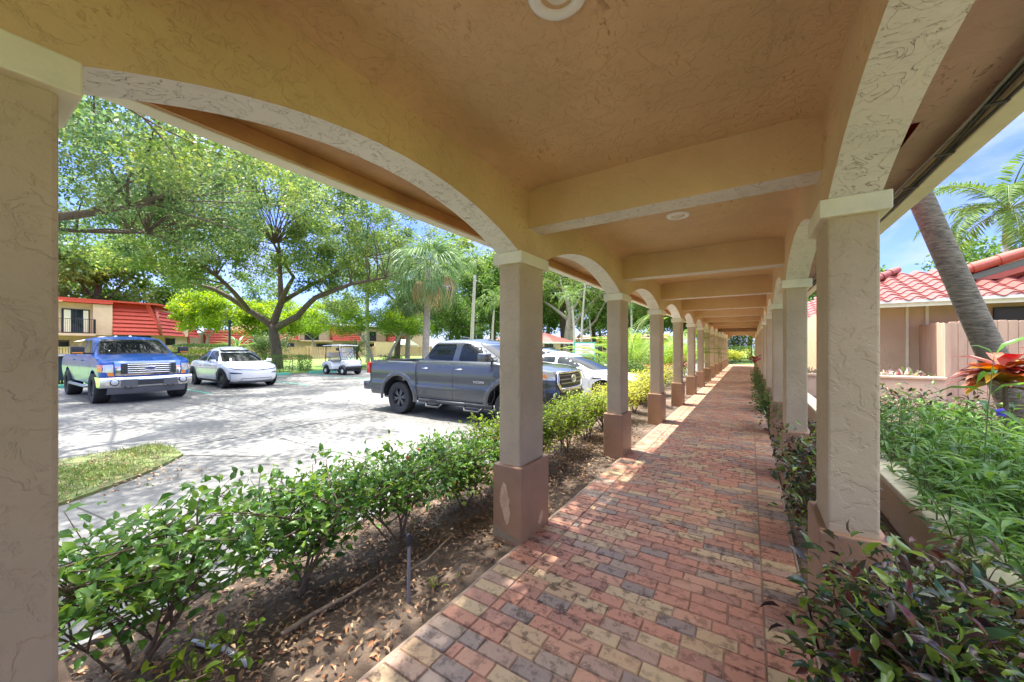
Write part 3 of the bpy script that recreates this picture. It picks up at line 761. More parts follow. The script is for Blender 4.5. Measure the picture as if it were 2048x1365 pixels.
# crotons on the right
G2 = 'dark crotons along the right edge of the bricks'
for x, y, rx, ry, h, n, ls, lab in ((.64, 1.05, .33, .40, .46, 1000, .075, 'dark croton at the bottom right corner, nearest the camera'),
                                (.50, 1.86, .34, .36, .72, 1900, .07, 'dark purple and green croton at the foot of the first right column'),
                                (.86, 2.55, .2, .34, .56, 320, .09, 'small dark croton between the first right column and the low wall'),
                                (.46, 3.55, .17, .36, .68, 700, .075, 'dense dark croton just behind the first right column'),
                                (.44, 4.25, .17, .36, .72, 800, .07, 'dense reddish croton in front of the second right column'),
                                (.50, 5.6, .2, .5, .68, 700, .07, 'dark croton behind the second right column'),
                                (2.3, 7.6, .8, .5, .62, 420, .10, 'sparse dark croton standing in front of the planter wall'),
                                (1.75, 8.6, .6, .5, .6, 300, .10, 'sparse bronze croton left of the leaning palm')):
    shrub('croton', lab, 'shrub', (x, y, .22 if x > 1.2 else -.03), (rx, ry), h, n, ls, M['croton'], 6, G2, .40, twigs=60)
# green clipped hedge along the right edge further on
for i, (y, lab) in enumerate(((8.2, 'small green hedge clump by the third right column'), (10.8, 'green hedge clump by the fourth right column'), (13.4, 'green hedge clump by the fifth right column'), (16.0, 'green hedge clump by the sixth right column'), (19.0, 'green hedge clump beyond the magenta cordyline'))):
    shrub('hedge_shrub', lab, 'shrub', (.30, y, -.03), (.20, 1.0), .62, 900, .06, M['hedgedark'], 5, 'green hedge along the right edge', .5, twigs=70)

# petunia bed: upright stems carrying pairs of long narrow leaves
def lance_plant(label, base, n_st, spread, h, nl, ls, name='petunia_clump', group='petunia clumps in the raised bed'):
    t = thing(name, label, 'plant', base, 0, group)
    mb = MB(); P = []; D = []
    for _ in range(n_st):
        p = Vector((rng.uniform(-spread[0], spread[0]), rng.uniform(-spread[1], spread[1]), -.02)); hh = h * rng.uniform(.55, 1.1)
        e = p + Vector((rng.gauss(0, .10), rng.gauss(0, .10), hh)); b = bez(p, e, .08, 6)
        mb.tube(b, [.005, .005, .0045, .004, .004, .003, .002], 4, cap=False)
        a0 = rng.uniform(0, 3.14)
        for j in range(nl):
            q = .18 + .82 * j / (nl - 1); i0 = min(5, int(q * 6)); pp = b[i0].lerp(b[i0 + 1], q * 6 - i0)
            for s_ in (0, math.pi):
                a = a0 + j * 1.57 + s_ + rng.gauss(0, .25)
                P.append(pp); D.append((math.cos(a), math.sin(a), rng.uniform(.05, .9) if j < nl - 1 else 1.2))
    mb.build('stem', M['greenstem'], t, smooth=True, fix=False)
    P = np.array(P); D = np.array(D); n = len(P); U = np.tile([0, 0, 1.0], (n, 1)) + nr.normal(size=(n, 3)) * .2
    s = ls * nr.uniform(.6, 1.2, n)
    leaf_object('foliage', M['petunia'], [leaf_arrays(P, D, U, s, s * .21, 'bent', .25, .45)], t)
    return t
labs = ['mass of narrow green leaves at the right edge by the wall coping', 'narrow leaved clump arching over the wall coping', 'narrow leaved clump beyond the nearest wall blocks', 'narrow leaved clump right of the first right column', 'narrow leaved clump in the middle of the raised bed', 'narrow leaved clump near the foot of the leaning palm', 'narrow leaved clump at the right edge below the red croton', 'narrow leaved clump at the back of the raised bed', 'narrow leaved clump hanging over the wall beyond the first right column', 'narrow leaved clump at the front of the leaning palm trunk', 'narrow leaved clump at the far right of the bed', 'narrow leaved clump left of the palm trunk by the wall', 'narrow leaved clump between the wall coping and the tall petunia stem', 'tall narrow leaved clump just below the violet flower', 'narrow leaved clump in front of the bronze croton', 'narrow leaved clump at the right edge above the nearest one', 'narrow leaved clump under the large red croton', 'narrow leaved clump at the back right by the red crotons']
pos = [(1.48, 1.75), (1.42, 2.35), (1.45, 2.95), (1.42, 3.6), (2.05, 3.4), (2.35, 5.4), (2.15, 4.25), (1.9, 6.3), (1.5, 4.4), (2.75, 5.9), (2.6, 3.6), (1.55, 5.4), (1.75, 3.9), (1.75, 4.7), (1.7, 7.0), (2.0, 2.9), (2.3, 6.5), (3.1, 6.0)]
for (x, y), lab in zip(pos, labs): lance_plant(lab, (x, y, .24), 40, (.38, .40), .42 if y < 3.2 else .52, 6, .155)
t = lance_plant('single tall stem with long narrow leaves and one violet flower', (1.40, 4.05, .24), 1, (.001, .001), 1.12, 8, .24, 'tall_petunia', None)
mb = MB()
fp = np.array([(.085, .0, .80)]) + np.zeros((5, 3)); fd = np.array([(math.cos(a), math.sin(a) * .4 - .3, math.sin(a)) for a in [2 * math.pi * i / 5 for i in range(5)]])
leaf_object('flower', M['flower'], [leaf_arrays(fp, fd, np.tile([0, -1.0, .1], (5, 1)), .036, .034, 'bent', .1, .1)], t)

def rosette(name, label, cat, base, n, ln, asp, leafm, h0=0, stemr=0, tilt=(.1, 1.0), group=None, cz=.12):
    t = thing(name, label, cat, base, 0, group)
    if stemr:
        mb = MB(); mb.tube(bez((0, 0, -.02), (0, 0, h0 + cz), .05, 5), stemr, 7); mb.build('stem', M['stem'], t, smooth=True, fix=False)
    P = []; D = []
    for i in range(n):
        a = i * 2.4 + rng.gauss(0, .15); P.append((0, 0, h0 + cz * i / n)); D.append((math.cos(a), math.sin(a), rng.uniform(*tilt)))
    P = np.array(P); D = np.array(D); U = np.tile([0, 0, 1.0], (n, 1)); s = ln * nr.uniform(.65, 1.15, n)
    leaf_object('foliage', leafm, [leaf_arrays(P, D, U, s, s * asp, 'bent', .18, .3)], t)
    return t
rosette('croton', 'large red and orange croton in front of the leaning palm trunk', 'shrub', (2.27, 6.15, .24), 54, .40, .40, M['crotonred'], .82, .02, (-.1, .9), None, .22)
rosette('croton', 'smaller red croton at the right edge behind the tall petunia', 'shrub', (2.75, 6.2, .24), 40, .38, .40, M['crotonred'], 1.0, .02, (0, .9), None, .15)
for x, y, z, lab, n, ln in ((-3.05, 14.1, -.03, 'magenta cordyline beside the white saloon, left of the walkway', 22, .55), (-2.75, 14.8, -.03, 'shorter magenta cordyline behind the third left column', 18, .5), (-2.8, 20.2, -.03, 'magenta cordyline between the further left columns', 26, .6)):
    rosette('cordyline', lab, 'shrub', (x, y, z), n, ln, .18, M['cordyline'], .45, .02, (.3, 1.6), 'magenta cordylines', .4)
rosette('cordyline', 'magenta cordyline leaning over the bricks on the right', 'shrub', (.17, 18.2, -.03), 14, .46, .24, M['cordyline'], .85, .018, (.1, 1.4), None, .25)
rosette('agave', 'spiky dark plant poking in between the far left columns', 'plant', (-1.95, 25.2, -.03), 18, .95, .10, M['darkleaf'], .55, .03, (.1, 1.1), None, .3)
# bedding plants in the planter
mbp = []
t = thing('bedding_plants', 'row of small red and pale leaved plants filling the beige planter', 'plants', (2.9, 13.0, .72))
n = 260; P = np.stack([nr.uniform(-1.6, .8, n), nr.uniform(-.1, .5, n), nr.uniform(0, .10, n)], 1); D = rand_dirs(n, .9); s = nr.uniform(.1, .24, n)
leaf_object('foliage', leafmat('tricolour_leaf', [(.45, .05, .08), (.65, .55, .5), (.12, .22, .05), (.5, .3, .25)], .4, .3), [leaf_arrays(P, D, rand_dirs(n, .5), s, s * .28, 'bent')], t)
shrub('climber', 'slender pale green climber against the house wall above the planter', 'plant', (2.55, 13.7, .7), (.5, .2), .95, 110, .10, M['hedgelime'], 3, None, .4, flat=False, twigs=14)

# clipped box hedges behind the parked cars
def box_hedge(label, x0, x1, y0, y1, z1, n, leafm, ls=.07, z0=-.1):
    t = thing('box_hedge', label, 'hedge', ((x0 + x1) / 2, (y0 + y1) / 2, z0), 0, 'clipped hedges behind the parked cars')
    hx, hy, h = (x1 - x0) / 2, (y1 - y0) / 2, z1 - z0
    P = np.stack([nr.uniform(-hx, hx, n), nr.uniform(-hy, hy, n), nr.uniform(.03, h, n)], 1)
    k = nr.integers(0, 5, n)
    j = .05 * nr.normal(size=n)
    P[k == 0, 0] = hx + j[k == 0]; P[k == 1, 1] = -hy + j[k == 1]; P[k == 2, 2] = h + j[k == 2]; P[k == 3, 1] = hy + j[k == 3]
    s = ls * nr.uniform(.7, 1.3, n)
    leaf_object('foliage', leafm, [leaf_arrays(P, rand_dirs(n, .3), rand_dirs(n, .6), s, s * .6)], t)
    for _ in range(8):
        mb = MB(); x, y = rng.uniform(-hx * .8, hx * .8), rng.uniform(-hy * .8, hy * .8); mb.tube(bez((x, y, -.02), (x + rng.gauss(0, .1), y + rng.gauss(0, .1), h * .85), .1, 4), .02, 5)
        mb.build('stem', M['stem'], t, smooth=True, fix=False)
    return t
box_hedge('clipped green hedge right of the white hatchback', -26.3, -24.6, 9.6, 13.6, .92, 6500, M['hedgedark'])
box_hedge('clipped green hedge between the blue pickup and the white hatchback', -26.3, -24.7, 4.6, 8.6, .95, 6000, M['hedgedark'])
box_hedge('tall square hedge behind the gap between pickup and hatchback', -31, -29, 8.2, 10.6, 1.62, 4500, M['hedgedark'], .09)
box_hedge('yellow green hedge low between pickup and hatchback', -28.3, -26.9, 5.6, 9.0, 1.25, 3500, M['hedgelime'], .09)
box_hedge('clipped green hedge below the notice board', -8.8, -5.6, 24.5, 26.2, .95, 4500, M['hedgedark'], .08)
box_hedge('long clipped hedge at the end of the walkway', -3.8, 5.0, 43, 45, 1.5, 7000, M['hedgedark'], .11)
shrub('golden_shrub', 'broad golden shrub framed in the far end arch', 'shrub', (-1.5, 41.3, -.09), (1.5, .9), 1.25, 2400, .14, M['gold'], 8, None, .5, twigs=110)

for x, y, r_, h, lab in ((-4.0, 47.5, 1.8, 3.4, 'tall light green bush on the left of the far end arch'), (-.9, 48.5, 1.9, 3.8, 'tall light green bush in the middle of the far end arch'), (2.2, 47.5, 1.8, 3.3, 'tall light green bush on the right of the far end arch')):
    shrub('green_shrub', lab, 'shrub', (x, y, -.09), (r_, 1.2), h, 2600, .24, M['hedgelime'], 8, 'bushes beyond the far end arch', .5, flat=False, kind='rhomb', twigs=90)
# ------------------------------------------------------------------ trees
OG = 'broad shade trees over the car park'
tree('shade_tree', 'large spreading oak with dark forked trunk behind the white hatchback', (-30.1, 14.0, -.1),
     [([(0, 0, -.1), (.0, -.1, 1.8), (-.2, -.2, 3.3)], .43, .30), ([(-.2, -.2, 3.1), (-1.0, -1.5, 4.3), (-2.4, -3.2, 5.8), (-3.8, -5.6, 6.6)], .27, .09), ([(-.2, -.2, 3.2), (.2, .2, 5.0), (-.4, .4, 7.2), (.2, 0, 9.5)], .29, .09),
      ([(-.2, -.1, 3.0), (1.8, .6, 3.9), (3.4, 1.0, 5.2), (5.6, 2.4, 6.2), (7.2, 4.2, 6.8)], .28, .08), ([(.0, .1, 4.6), (1.6, .4, 6.8), (3.0, -1.6, 8.6)], .20, .07), ([(-1, -1.5, 4.3), (.6, -4.0, 6.3), (1.6, -6.5, 7.6)], .18, .06), ([(.2, .2, 5.0), (2.4, 3.0, 7.4), (3.0, 5.5, 9.2)], .18, .06)],
     [((-.5, 0, 10.5), (9, 9.5, 5), 3), ((1.0, -6.5, 8.6), (5.0, 5.5, 3.6), 1.8), ((3.0, 6.5, 9.6), (6.5, 6.5, 4.4), 2.2), ((4.5, -1, 9.5), (5.5, 6, 4), 1.5), ((2, 2, 14), (8, 10, 3), 1.5)],
     M['oakleaf'], M['bark'], 110000, .19, .5, group=OG, nclump=380, cl_r=.95, hang=.15)
tree('shade_tree', 'broad leafy tree whose crown fills the upper left, trunk hidden by the near post', (-21.5, -2.2, -.1),
     [([(0, 0, -.1), (.1, .1, 2.2), (.2, .3, 3.8)], .42, .32), ([(.2, .3, 3.6), (1.6, 2.4, 5.0), (2.2, 5.0, 6.2), (1.6, 7.4, 7.6)], .24, .07), ([(.2, .3, 3.7), (-.5, 1.6, 6.0), (0, 3.6, 8.6)], .24, .07), ([(.2, .2, 3.7), (3.2, .6, 5.8), (6.2, 2.0, 7.4)], .22, .07), ([(.2, .3, 3.8), (0, -2, 6), (1, -4, 8)], .2, .07), ([(1.6, 2.4, 5.0), (-.6, 4.4, 6.0), (-2.0, 7.5, 6.9)], .14, .05)],
     [((.5, 3.6, 9.6), (7, 7, 4), 3), ((4.8, 3.2, 8.6), (4.4, 5.0, 2.6), 1.4), ((-1, 7.2, 8.2), (5.0, 4.6, 3.2), 1.8), ((1.5, 8.5, 10.5), (5.0, 4.6, 3.2), 1.6)],
     M['oakleaf2'], M['bark'], 62000, .155, .5, group=OG, nclump=230, cl_r=.85, hang=.1)
tree('shade_tree', 'overhanging tree with sparse boughs just above the left eave', (-12.5, -5.8, -.1),
     [([(0, 0, -.1), (.2, .2, 2.4), (.3, .5, 4.4)], .34, .26), ([(.3, .5, 4.2), (1.2, 3.0, 6.0), (1.0, 5.4, 7.2), (.4, 7.6, 7.6)], .2, .06), ([(.3, .5, 4.3), (3.0, 1.8, 6.8), (5.4, 3.6, 8.0), (8.2, 6.2, 8.1)], .18, .04), ([(.3, .5, 4.4), (0, 0, 7), (0, -1, 10)], .2, .06), ([(1.2, 3.0, 6.0), (3.6, 5.0, 7.2), (5.8, 6.6, 8.0)], .12, .05)],
     [((.4, 8.6, 7.3), (4.2, 4.4, 1.5), 2.2), ((3.6, 6.2, 7.9), (3.6, 4.0, 1.3), 1.6), ((6.0, 4.0, 8.4), (3.4, 4.0, 1.2), 1.4), ((7.6, 6.4, 8.2), (2.6, 3.6, 1.0), 2.3), ((7.7, 10.0, 8.4), (2.2, 2.6, .9), 1.1)],  # final crowns: unseen boughs added to shade the near bed and bricks
     M['oakleaf'], M['bark'], 35000, .13, .5, group=OG, nclump=160, cl_r=.85, hang=.1)
tree('shade_tree', 'tree with bluish green drooping crown left of the fan palm', (-31.5, 26.5, -.1),
     [([(0, 0, -.1), (.2, .1, 3), (.5, .4, 6)], .34, .22), ([(.5, .4, 5.6), (-1.2, -1.4, 8), (-1.8, -2.4, 10)], .17, .05), ([(.5, .4, 5.8), (2.2, 1.6, 8), (3, 2.2, 10.5)], .17, .05)],
     [((.3, 0, 9.2), (4.4, 4.4, 3.6), 3), ((2.0, 1.4, 7.0), (3, 3, 2.6), 1)], M['oakleaf2'], M['bark'], 22000, .24, .5, group=OG, nclump=80, cl_r=1.1, hang=.25)
LG = 'yellow green trees beyond the lawn'
for x, y, h, lab in ((-53, 16.8, 8.5, 'yellow green tree right of the red mansard building'), (-52.5, 21.5, 7.4, 'yellow green tree left of the big oak trunk'), (-55, 26.5, 8.5, 'yellow green tree just right of the big oak trunk'), (-62, 34, 9.5, 'yellow green tree over the beige building with the small balcony')):
    tree('lime_tree', lab, (x, y, -.1), [([(0, 0, -.1), (.2, .1, 1.6), (.1, .4, 3.0)], .20, .14), ([(.1, .4, 2.9), (1.2, 1.4, 4.4), (1.6, 2.0, h * .75)], .10, .04), ([(.1, .4, 2.9), (-.6, -1.2, 4.4), (-.8, -2, h * .75)], .10, .04)],
         [((.2, .2, h * .68), (3.0, 3.4, h * .28), 1)], M['limeleaf'], M['barkpale'], 9000, .27, .6, group=LG, nclump=44, cl_r=.95)
tree('feathery_tree', 'low wide feathery light green tree on two pale leaning trunks behind the golf cart', (-28.0, 21.3, -.1),
     [([(0, -.3, -.1), (-.4, -.4, 1.3), (-.7, -1.2, 2.8)], .16, .09), ([(.5, .5, -.1), (.9, .9, 1.3), (1.2, 1.7, 2.8)], .16, .09), ([(-.7, -1.2, 2.6), (-2.2, -2.6, 3.5), (-3.4, -3.6, 3.8)], .08, .03), ([(1.2, 1.7, 2.6), (2.4, 2.6, 3.4), (3.4, 3.2, 3.8)], .08, .03)],
     [((0, 0, 4.0), (3.6, 3.6, 1.0), 2), ((-2.6, -2.4, 3.6), (2.4, 2.4, .8), 1), ((2.4, 2.2, 3.5), (2.4, 2.4, .9), 1)], M['featherleaf'], M['palmpale'], 20000, .17, .34, nclump=70, cl_r=.8, hang=.1)
tree('green_tree', 'dense rounded dark green tree between the fan palm and the tall palms', (-30, 33, -.1),
     [([(0, 0, -.1), (.2, 0, 2), (.3, .1, 4)], .28, .18), ([(.3, .1, 3.8), (2, 1, 6)], .1, .05), ([(.3, .1, 3.8), (-1.6, -1, 6)], .1, .05)], [((.2, .2, 5.0), (4.2, 4.2, 3.3), 1)], M['hedgedark'], M['bark'], 16000, .26, .55, nclump=60, cl_r=1.1)
tree('banyan_tree', 'open banyan with a thick pale fluted trunk beyond the white saloon', (-19.7, 44.4, -.1),
     [([(-.4, 0, -.1), (-.2, 0, 3), (.1, .2, 6), (-1, 0, 9.5)], .62, .2), ([(.35, .2, -.1), (.3, .1, 3), (0, .2, 5.5)], .5, .3), ([(0, .4, -.1), (.1, .2, 4)], .55, .3), ([(.1, .1, 4.0), (3, 1, 7.5), (6, 1.5, 10)], .28, .08), ([(.0, .1, 5.0), (-3.4, .5, 7.5), (-7, 0, 9.5)], .26, .07), ([(.1, .2, 5.8), (2, .5, 9.0), (3, 0, 12)], .22, .06), ([(2, .8, 6.5), (4.5, -1, 8), (8, -1, 9)], .14, .05), ([(1, .4, 2.8), (3.4, .6, 5), (5.5, .6, 8.4)], .2, .06)],
     [((0, 0, 11.5), (9, 7, 3.6), 3), ((6, 0, 10), (5, 5, 2.4), 1), ((-6, 0, 9.5), (5, 5, 2.4), 1)], M['oakleaf'], M['barkpale'], 15000, .3, .45, nclump=120, cl_r=1.3, twig=.05)
# wooded backdrop: single trees behind the buildings, copies of two prototypes
BG = 'trees behind the buildings'
protos = [tree('background_tree', 'tall leafy tree standing behind the red mansard building on the left', (-70, 2, -.1), [([(0, 0, -.1), (.2, .2, 5), (0, 0, 9)], .4, .2), ([(0, .1, 5), (2, 2, 9)], .16, .06), ([(0, .1, 5), (-2, -2, 9)], .16, .06)], [((0, 0, 9), (5, 5.5, 4.5), 1)], M['oakleaf'], M['bark'], 9000, .42, .55, group=BG, nclump=50, cl_r=1.6),
          tree('background_tree', 'mid green tree rising over the gap left of the mansard roof end', (-74, 13, -.1), [([(0, 0, -.1), (.2, .2, 4), (0, 0, 8)], .35, .16), ([(0, .1, 4), (1.6, 2, 7.5)], .14, .05)], [((0, 0, 8), (4.2, 4.6, 4.6), 1)], M['hedgedark'], M['bark'], 8000, .42, .55, group=BG, nclump=46, cl_r=1.5)]
bgs = [(-34, 44, 1.35, 'tall tree filling the sky right of the large fan palm'), (-29, 40, 1.15, 'tall tree behind the slender grey palm beside the first column'), (-23, 50, 1.4, 'tall tree left behind the banyan'), (-15, 56, 1.3, 'tall tree right behind the banyan'), (-9, 44, .95, 'bushy tree behind the areca palms near the third column'), (-5, 49, 1.0, 'bushy tree on the left of the far end arch'), (1.5, 56, 1.1, 'bushy tree in the middle of the far end arch'), (6, 46, .9, 'bushy tree at the right of the far end arch'), (-67, 11, 1.3, 'tall tree right behind the red mansard hip'), (-70, 20, 1.15, 'tree behind the dormer end of the red mansard building'), (-40, 56, 1.0, 'tree left of the tall slender palm trunk'), (-30, 54, 1.0, 'tree right of the tall slender palm trunk'), (-22, 60, 1.0, 'tree left of the banyan trunk'), (-11, 54, .9, 'tree above the pale notice board'), (-7, 48, .7, 'small tree beyond the clipped hedge under the notice board'), (-3.5, 50, .75, 'small leafy tree left of centre in the far end arch'), (2, 52, .8, 'small leafy tree right of centre in the far end arch'), (-76, -10, 1.1, 'leafy tree behind the left end of the red mansard building'), (-80, 24, 1.0, 'leafy tree over the low red roofed wing'), (-88, 38, 1.25, 'tall tree behind the building with the small balcony'), (-84, 54, 1.2, 'tree behind the right part of the building with the small balcony'), (-70, 60, 1.0, 'tree above the white canopy'), (-62, 72, 1.25, 'tree behind the fan palm'), (-46, 70, 1.1, 'tree behind the dense rounded tree'), (-34, 66, 1.15, 'tree behind the two tall grey palms'),
       (-26, 74, 1.1, 'tree behind the banyan, left side'), (-14, 72, 1.2, 'tree behind the banyan, right side'), (-6, 66, .9, 'tree behind the notice board hedge'), (0, 62, .85, 'tree rising beyond the far end arch'), (6, 58, .8, 'tree beyond the further tiled house'), (-90, 8, 1.3, 'tall tree far behind the mansard roof'), (14, 40, .75, 'tree just showing above the clay tile ridge'), (-42, 48, .8, 'leafy tree between the fan palm and its smaller twin')]
for i, (x, y, s, lab) in enumerate(bgs):
    o = copy_tree(protos[i % 2]); o.location = (x, y, -.1); o.scale = (s, s, s); o.rotation_euler.z = i * 1.3; o['label'] = lab

# ------------------------------------------------------------------ palms
def feather_palm(name, label, base, top, r0, r1, nf, fl, leafm, bark, group=None, shaft=0, lean=0.0, nl=34, droop=1.0, lw=.035, ll=.5, name_trunk='trunk', bulge=0, dead=False):
    t = thing(name, label, 'palm', base, 0, group)
    b = Vector(base); tp = Vector(top) - b
    mb = MB(); pts = bez((0, 0, -.1), tp, lean, 14)
    rad = [r0 + (r1 - r0) * (i / 14) + bulge * math.exp(-((i / 14) * 9) ** 1.2) for i in range(15)]
    mb.tube(pts, rad, 14); mb.build(name_trunk, bark, t, smooth=True, fix=False)
    d = (pts[-1] - pts[-2]).normalized(); hub = tp
    if shaft:
        mb = MB(); mb.tube([tp - d * .05, tp + d * shaft * .5, tp + d * shaft], [r1 * 1.25, r1 * 1.15, r1 * .6], 12); mb.build('crownshaft', mat('palm_green_shaft', (.16, .28, .06), .4), t, smooth=True, fix=False); hub = tp + d * shaft * .95
    mb = MB(); P = []; D = []; U = []; S = []
    for i in range(nf):
        a = i * 2.399 + rng.gauss(0, .1); el = 1.25 - 1.5 * (i / nf) + rng.gauss(0, .08)
        h = Vector((math.cos(a), math.sin(a), 0)); L_ = fl * rng.uniform(.85, 1.1)
        rach = []; p = hub.copy(); e = el
        m_ = 10
        for j in range(m_ + 1):
            rach.append(p.copy()); p = p + (h * math.cos(e) + Vector((0, 0, 1)) * math.sin(e)) * (L_ / m_); e -= droop * (.10 + .10 * j / m_) * 1.35
        mb.tube(rach, [.02 * (1 - .8 * j / m_) * fl / 2.5 + .004 for j in range(m_ + 1)], 4, cap=False)
        for j in range(nl):
            q = .16 + .84 * j / (nl - 1); i0 = min(m_ - 1, int(q * m_)); pp = rach[i0].lerp(rach[i0 + 1], q * m_ - i0)
            tg = (rach[i0 + 1] - rach[i0]).normalized(); sd_ = tg.cross(Vector((0, 0, 1))).normalized(); up = sd_.cross(tg)
            for s_ in (-1, 1):
                P.append(pp); dd = sd_ * s_ * .9 + tg * .55 + up * .22 + Vector((rng.gauss(0, .1), rng.gauss(0, .1), rng.gauss(0, .12) - .12)); D.append(dd); U.append(up)
                S.append(ll * (math.sin(math.pi * min(1, .22 + q * .8)) * .8 + .25))
    mb.build('frond_stalk', M['greenstem'], t, smooth=True, fix=False)
    P = np.array(P); D = np.array(D, float); U = np.array(U, float); S = np.array(S)
    leaf_object('fronds', leafm, [leaf_arrays(P, D, U, S, lw, 'bent', .3, .35)], t)
    return t
def fan_palm(label, base, h, r, nf, fl, group, skirt=10):
    t = thing('fan_palm', label, 'palm', base, 0, group)
    mb = MB(); mb.tube(bez((0, 0, -.1), (.25, .12, h), .03, 10), [r * (1.15 - .3 * i / 10) for i in range(11)], 12); mb.build('trunk', M['barkpale'], t, smooth=True, fix=False)
    hub = Vector((.25, .12, h))
    def fans(n, e0, e1, plen, bl, m_, nm, hang):
        P = []; D = []; U = []; S = []; st = MB()
        for i in range(n):
            a = i * 2.399 + rng.gauss(0, .12); el = e0 + (e1 - e0) * i / max(1, n - 1) + rng.gauss(0, .1)
            ax = Vector((math.cos(a) * math.cos(el), math.sin(a) * math.cos(el), math.sin(el))); pl = plen * rng.uniform(.8, 1.15)
            tip = hub + ax * pl - Vector((0, 0, .12 * pl)); st.tube([hub, hub + ax * pl * .5, tip], [.025, .02, .012], 4, cap=False)
            sd_ = ax.cross(Vector((0, 0, 1))).normalized(); up = sd_.cross(ax)
            for j in range(20):
                b = (j / 19 - .5) * 2.6
                dd = ax * math.cos(b) + sd_ * math.sin(b) + up * rng.gauss(0, .06) - Vector((0, 0, hang))
                P.append(tip); D.append(dd); U.append(up); S.append(bl * (.75 + .25 * math.cos(b)) * rng.uniform(.85, 1.1))
        st.build('frond_stalk', M['greenstem'] if nm == 'fronds' else M['stem'], t, smooth=True, fix=False)
        P = np.array(P); D = np.array(D, float); U = np.array(U, float); S = np.array(S)
        leaf_object(nm, m_, [leaf_arrays(P, D, U, S, .055 * fl, 'bent', .25, .75)], t)
    fans(nf, 1.3, -.75, 1.1 * fl, 1.2 * fl, M['fan'], 'fronds', .3)
    fans(skirt, -.45, -.85, 1.0 * fl, 1.1 * fl, M['deadfan'], 'dry_fronds', .6)
    return t
fan_palm('large fan palm with a shaggy skirt rising behind the grey pickup bed', (-19.9, 19.3, -.1), 7.3, .24, 32, 1.5, 'fan palms beyond the car park', 7)
fan_palm('smaller fan palm half hidden left of the large fan palm', (-28.0, 24.8, -.1), 6.2, .22, 24, 1.4, 'fan palms beyond the car park', 6)
PG = 'slender feather palms beyond the car park'
feather_palm('feather_palm', 'tall slender grey trunked palm just left of the first column', (-22.8, 28.1, -.1), (-22.5, 28.4, 8.6), .19, .13, 13, 3.2, M['palmleaf'], M['palmpale'], PG, 1.3)
feather_palm('feather_palm', 'grey trunked palm behind the drooping blue green tree', (-33.0, 24.0, -.1), (-33.1, 24, 7.0), .24, .17, 14, 3.2, M['palmleaf'], M['palmpale'], PG, 1.2)
for x, y, h, lx, lab in ((-14.3, 33.6, 5.6, -.3, 'bright palm with arching fronds in front of the banyan'), (-15.3, 37.7, 8.6, .5, 'pale thin palm trunk right of the banyan'), (-11.5, 34.5, 7.0, .9, 'leaning thin palm near the second column'), (-19.8, 34, 6.8, -.6, 'thin palm above the pavilion roof, left'), (-21.2, 29.5, 5.2, .2, 'short palm beside the first column'), (-10.8, 40, 5.6, .2, 'small palm left of the second column, further back'), (-16.5, 44, 5.0, -.3, 'short dark palm beside the banyan trunk')):
    feather_palm('feather_palm', lab, (x, y, -.1), (x + lx, y, h), .13, .085, 12, 2.5, M['palmleaf'], M['palmpale'], PG, .8, .05, nl=26)
# royal palm over the tiled roof, leaning coconut trunk
feather_palm('feather_palm', 'green crowned palm rising above the clay tile ridge at top right', (9.3, 25, -.1), (9.35, 25, 6.0), .16, .12, 17, 3.7, M['hedgedark'], M['palmpale'], None, 1.5, nl=64, ll=.75, lw=.055)
feather_palm('coconut_palm', 'thick ringed palm trunk leaning left in front of the house fence', (3.22, 7.9, .2), (.94, 6.55, 6.3), .142, .11, 16, 3.6, M['palmleaf'], M['palmbark'], None, 0, -.05, nl=40, ll=.7, bulge=.07)
# areca clumps between the columns
def areca(label, base, n, h, group='areca palm clumps left of the walkway'):
    t = thing('areca_palm', label, 'palm', base, 0, group)
    mb = MB(); P = []; D = []; U = []; S = []
    for i in range(n):
        a = rng.uniform(0, 6.28); h_ = Vector((math.cos(a), math.sin(a), 0)); p = Vector((rng.gauss(0, .25), rng.gauss(0, .25), 0)); e = rng.uniform(.85, 1.5); L_ = h * rng.uniform(.6, 1.15); rach = []
        for j in range(11):
            rach.append(p.copy()); p = p + (h_ * math.cos(e) + Vector((0, 0, 1)) * math.sin(e)) * (L_ / 10); e -= .06 + .15 * j / 10
        mb.tube(rach, [.02 - .0016 * j for j in range(11)], 5, cap=False)
        for j in range(30):
            q = .3 + .7 * j / 29; i0 = min(9, int(q * 10)); pp = rach[i0].lerp(rach[i0 + 1], q * 10 - i0); tg = (rach[i0 + 1] - rach[i0]).normalized(); sd_ = tg.cross(Vector((0, 0, 1))).normalized(); up = sd_.cross(tg)
            for s_ in (-1, 1): P.append(pp); D.append(sd_ * s_ + tg * .6 + up * .35 - Vector((0, 0, .1))); U.append(up); S.append(.5 * (math.sin(math.pi * min(1, .25 + q * .7)) * .8 + .2))
    mb.build('cane', mat('yellow_green_cane', (.3, .33, .06), .5), t, smooth=True, fix=False)
    leaf_object('fronds', M['palmlime'], [leaf_arrays(np.array(P), np.array(D, float), np.array(U, float), np.array(S), .03, 'bent', .3, .3)], t)
areca('tall yellow green areca clump between the second and third left columns', (-4.0, 15.2, -.05), 26, 3.6)
areca('areca clump behind the golden shrubs near the third left column', (-3.3, 17.6, -.05), 20, 3.0)
areca('areca clump further along behind the fourth left column', (-3.4, 21.5, -.05), 20, 3.3)
areca('areca clump near the far left columns', (-3.6, 26.5, -.05), 16, 3.0)
shrub('green_shrub', 'dark green shrub under the areca fronds between the second and third columns', 'shrub', (-3.7, 13.7, -.05), (.9, .8), 1.1, 1300, .12, M['hedgedark'], 6, None, .5, twigs=60)
shrub('green_shrub', 'low round shrub at the foot of the pinkish fence behind the golf cart', 'shrub', (-27.8, 22.6, -.1), (1.6, 1.2), .8, 900, .14, M['hedgedark'], 6, None, .5, twigs=50)
